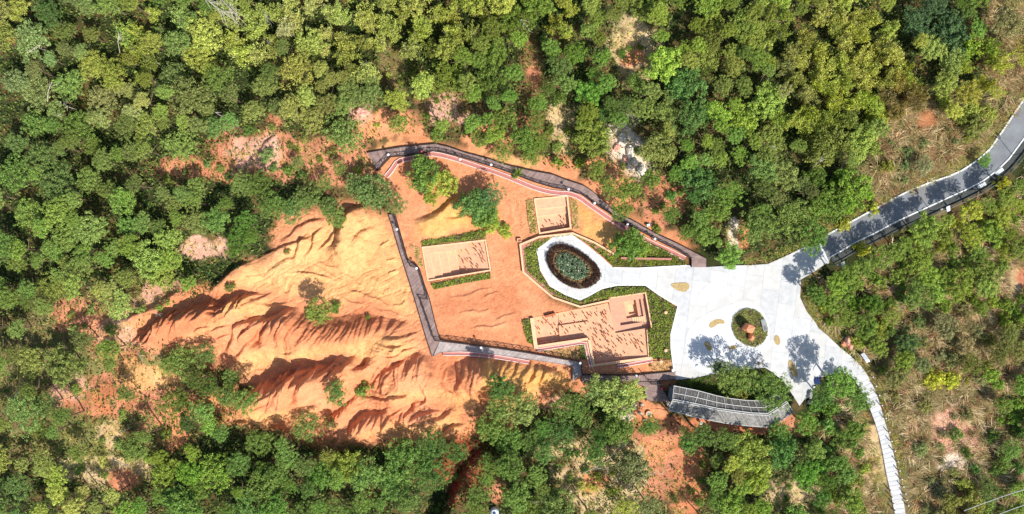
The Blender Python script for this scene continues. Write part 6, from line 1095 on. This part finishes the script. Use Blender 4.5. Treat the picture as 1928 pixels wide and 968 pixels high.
bed([(986, 466), (1016, 450), (1074, 443), (1078, 441), (1046, 442), (1009, 470), (1016, 509), (1034, 540), (1065, 558), (1092, 567), (1107, 560), (1135, 545), (1147, 562), (1092, 574), (1044, 556), (1014, 531), (991, 510)], 'green hedge bed wrapped round the left side of the loop path')
bed([(1084, 440), (1122, 459), (1160, 480), (1176, 462), (1215, 452), (1262, 476), (1291, 491), (1291, 498), (1200, 502), (1154, 501), (1129, 478), (1101, 456), (1080, 443)], 'yellow green hedge bed between the upper boardwalk and plaza path', cols=[(150, 162, 58), (120, 140, 48), (170, 175, 70), (100, 122, 44)])
bed([(1136, 547), (1163, 540), (1214, 540), (1239, 558), (1273, 578), (1260, 629), (1260, 654), (1264, 676), (1228, 676), (1223, 674), (1220, 621), (1229, 618), (1217, 550), (1148, 560)], 'wide green hedge bed between the largest pit and the plaza')
bed([(983, 603), (998, 600), (1006, 650), (993, 644)], 'narrow hedge strip left of the largest pit', dens=150)
bed([(1014, 661), (1100, 649), (1102, 656), (1104, 676), (1091, 677), (1060, 672)], 'patchy planting triangle between the largest pit and lower boardwalk', h=.25, dens=60, soil='dry_soil', cols=[(120, 142, 55), (196, 150, 95), (170, 140, 80), (100, 128, 48)])
bed([(1092, 650), (1101, 649), (1104, 676), (1092, 677)], 'bright hedge corner beside the hooked drain channel', h=.4, dens=150, z0=.04)
bed([(797, 453), (830, 449), (870, 441), (905, 433), (917, 436), (913, 449), (840, 457), (794, 463)], 'hedge strip above the step pit')
bed([(811, 535), (923, 513), (923, 525), (870, 534), (818, 545)], 'hedge strip below the step pit')
bed([(773, 462), (790, 466), (798, 505), (787, 500)], 'sparse planting left of the step pit', h=.25, dens=50, soil='dry_soil')
bed([(991, 378), (1003, 376), (1012, 438), (1000, 441), (995, 420)], 'sparse planting left of the smallest pit', h=.35, dens=80, soil='dry_soil')
bed([(1073, 372), (1087, 380), (1091, 430), (1079, 432)], 'sparse planting right of the smallest pit', h=.35, dens=60, soil='dry_soil')
bed([(1228, 680), (1264, 678), (1266, 695), (1230, 700), (1222, 690)], 'dry seedling bed at the corner of deck and plaza', h=.2, dens=60, soil='dry_soil', cols=[(165, 160, 80), (190, 150, 95), (140, 140, 62)])
bed([(1274, 717), (1306, 713), (1345, 704), (1400, 697), (1440, 694), (1476, 722), (1491, 746), (1478, 758), (1436, 757), (1407, 757), (1376, 753), (1316, 739), (1275, 728)], 'dark hedge bed between plaza and gallery roof', h=.6, cols=[(92, 118, 44), (78, 104, 40), (120, 140, 50)])
# oval bed in the loop
OV = smooth_poly([(1034, 468), (1046, 460), (1062, 459), (1085, 468), (1110, 485), (1128, 504), (1132, 522), (1120, 536), (1100, 544), (1080, 543), (1056, 531), (1040, 516), (1029, 496), (1028, 478)], 1)
cxo = sum(p[0] for p in OV) / len(OV); cyo = sum(p[1] for p in OV) / len(OV); sc_ = lambda k: [(cxo + (p[0] - cxo) * k, cyo + (p[1] - cyo) * k) for p in OV]
t = tag(empty('oval_bed'), 'oval flower bed in the loop path with dark red rim hedge', 'flower bed')
MB().prism(WP(OV), .05, .16).build('soil_base', M['hedge_soil'], t)
p = scatter_px([OV], 420, seed=8); Pin = WP(sc_(.74)); Pin2 = WP(sc_(.60)); mi = in_poly(p[:, 0], p[:, 1], Pin); mi2 = in_poly(p[:, 0], p[:, 1], Pin2)
tag(cover('rim_leaves', p[~mi], .14, .75, .07, [(84, 56, 46), (64, 46, 40), (104, 74, 56), (50, 40, 36)], t, 5), 'dark red rim leaves')
tag(cover('ring_leaves', p[mi & ~mi2], .14, .3, .07, [(196, 160, 110), (150, 110, 75), (170, 140, 90)], t, 6), 'dry tan ring leaves')
tag(cover('centre_leaves', p[mi2], .14, .65, .10, [(140, 160, 120), (104, 130, 94), (190, 202, 168), (78, 104, 74)], t, 7, up=.45), 'grey green centre leaves')
p = scatter_px([[(x_ * 10 + 964, 484 - y_ * 10) for x_, y_ in MP]], 330, seed=12); p = p[~in_poly(p[:, 0], p[:, 1], [(-99, -99), (-98, -99), (-98, -98)])]
o = cover('turf', p - np.array([mound.location.x, mound.location.y]), .2, .22, .075, [(165, 168, 92), (142, 148, 78), (188, 184, 112), (118, 128, 66)], mound, 13)
# wild ground cover
rs = np.random.RandomState(21)
N0 = 190000; x = rs.uniform(-100, 100, N0); y = rs.uniform(-52, 52, N0); px = x * 10 + 964; py = 484 - y * 10
keep = sdf(px, py, NOa) > rs.uniform(-12, 10, N0)
dn = np.ones(N0)
for e in OPEN: dn = np.where(((px - e[0]) / e[2]) ** 2 + ((py - e[1]) / e[3]) ** 2 < 1.1 + .5 * fbm(x / 2, y / 2, 2, 6), np.minimum(dn, .10 + e[4] * 1.2), dn)
dry = (px > 1640) & (py > 180) | (px > 1540) & (py > 520) | (px > 1860)
keep &= (rs.rand(N0) < dn) & ~dry; P0 = np.stack([x[keep], y[keep]], 1); z = height(P0[:, 0], P0[:, 1])
n = len(P0); C = np.stack([P0[:, 0], P0[:, 1], z + rs.uniform(.05, .7, n)], 1)
cc = np.array([lin(c) for c in [(88, 112, 52), (110, 130, 60), (70, 98, 48), (140, 138, 80), (125, 145, 62)]]); ci = cc[rs.randint(5, size=n)] * rs.uniform(.7, 1.2, (n, 1))
tag(obj('undergrowth', quads_mesh('undergrowth', leafq(C, rs.normal(size=(n, 3)) * .5 + np.array([0, 0, .7]), .19 * rs.uniform(.6, 1.5, n), 1.2, rs), M['leaf_tint'], ci)), 'low green undergrowth covering the forest floor', kind='stuff')
# dry grass: leaning blades
def blades(name, label, region, N, Lr, lean, cols, seed, tuft=9, w=.05):
    rs = np.random.RandomState(seed); x = rs.uniform(-102, 102, N); y = rs.uniform(-54, 54, N); px = x * 10 + 964; py = 484 - y * 10
    k = region(px, py, x, y, rs); x = x[k]; y = y[k]; z = height(x, y); n = len(x)
    x = np.repeat(x, tuft) + rs.normal(size=n * tuft) * .22; y = np.repeat(y, tuft) + rs.normal(size=n * tuft) * .22; z = np.repeat(z, tuft); m = len(x)
    L = rs.uniform(*Lr, m); a = np.repeat(rs.normal(size=n) * .7 + lean, tuft) + rs.normal(size=m) * .6; t_ = rs.uniform(.35, .95, m)
    B0 = np.stack([x, y, z - .05], 1); D = np.stack([np.cos(a) * t_, np.sin(a) * t_, 1.1 - .5 * t_], 1) * L[:, None]; D2 = np.stack([np.cos(a) * t_ * 2.1, np.sin(a) * t_ * 2.1, 1.15 - .6 * t_], 1) * L[:, None] * .8
    S = np.stack([-np.sin(a), np.cos(a), 0 * a], 1) * (w * rs.uniform(.6, 1.5, m))[:, None]
    Q = np.stack([B0 + D * .35 - S * .6, B0 + D * .35 + S * .6, B0 + D2 + S * .35, B0 + D2 - S * .35], 1)
    cc = np.array([lin(c) for c in cols]); ci = np.repeat(cc[rs.randint(len(cc), size=n)], tuft, 0) * rs.uniform(.8, 1.35, (m, 1)) * 1.35
    tag(obj(name, quads_mesh(name, Q, M['leaf_tint'], ci)), label, kind='stuff')
def reg_dry(px, py, x, y, rs):
    d = sdf(px, py, NOa); base = ((px > 1640) & (py > 180) | (px > 1545) & (py > 520) | (px > 1850)) & (d > rs.uniform(-10, 8, len(px)))
    base |= (d > 0) & (((px - 1800) / 150) ** 2 + ((py - 790) / 200) ** 2 < 1) & (px > 1690)
    bare_ = ((px - 1742) / 20) ** 2 + ((py - 228) / 18) ** 2 < 1; bare_ |= ((px - 1788) / 26) ** 2 + ((py - 868) / 20) ** 2 < 1.1; bare_ |= ((px - 1780) / 40) ** 2 + ((py - 805) / 40) ** 2 < .5; bare_ |= ((px - 1915) / 26) ** 2 + ((py - 528) / 34) ** 2 < .9
    dens = .55 + .6 * fbm(x / 3, y / 3, 3, 90); return base & ~(bare_ & (rs.rand(len(px)) < .8)) & (rs.rand(len(px)) < dens)
blades('dry_grass', 'straw and olive coloured tall dry grass', reg_dry, 70000, (.7, 1.6), -.9, [(186, 164, 120), (160, 144, 98), (205, 186, 145), (140, 130, 84), (125, 122, 70), (160, 118, 84), (110, 92, 62)], 31, 10, .06)
def reg_patch(px, py, x, y, rs):
    k = np.zeros(len(px), bool)
    for e in OPEN:
        if e[0] < 1560: k |= (((px - e[0]) / (e[2] * 1.25)) ** 2 + ((py - e[1]) / (e[3] * 1.25)) ** 2 < 1)
    d = sdf(px, py, NOa); return k & (d > 6) & (rs.rand(len(px)) < .35 + .8 * fbm(x / 2, y / 2, 3, 66))
blades('grass_tufts', 'thin yellowish grass tufts on the bare patches', reg_patch, 60000, (.3, .8), -.9, [(190, 180, 105), (150, 155, 75), (120, 135, 62), (205, 175, 115)], 33, 6, .05)
def reg_in(px, py, x, y, rs):
    k = in_poly(px, py, [(930, 335), (1003, 352), (1070, 366), (1003, 372), (1000, 445), (985, 450), (975, 400), (945, 360)]) | in_poly(px, py, [(735, 400), (765, 440), (792, 452), (792, 466), (775, 462), (750, 420)]) | in_poly(px, py, [(860, 302), (935, 330), (960, 345), (900, 350), (870, 325)])
    return k & (rs.rand(len(px)) < .35)
blades('short_grass', 'sparse short grass inside the boardwalk loop', reg_in, 60000, (.15, .35), -.9, [(150, 150, 75), (190, 160, 95), (110, 130, 60)], 35, 5, .04)

VERGE = [[(1395, 486), (1450, 478), (1545, 428), (1640, 378), (1760, 323), (1858, 258), (1924, 168), (1926, 186), (1890, 238), (1862, 278), (1812, 317), (1757, 337), (1685, 368), (1617, 405), (1558, 437), (1541, 456), (1508, 463), (1482, 477), (1446, 493), (1400, 497)], [(1512, 528), (1530, 522), (1526, 560), (1572, 620), (1650, 695), (1668, 760), (1700, 850), (1706, 925), (1698, 905), (1672, 800), (1656, 745), (1640, 710), (1604, 668), (1562, 632), (1544, 614), (1521, 584), (1510, 560)], [(1614, 730), (1650, 850), (1676, 960), (1650, 960), (1625, 850), (1600, 760)]]
def reg_verge(px, py, x, y, rs):
    k = np.zeros(len(px), bool)
    for P in VERGE: k |= in_poly(px, py, P)
    return k
blades('verge_grass', 'olive and straw grass on the verges of road and plaza', reg_verge, 110000, (.3, .8), -.9, [(150, 150, 75), (120, 135, 60), (185, 165, 100), (100, 120, 52), (170, 150, 80)], 37, 6, .05)
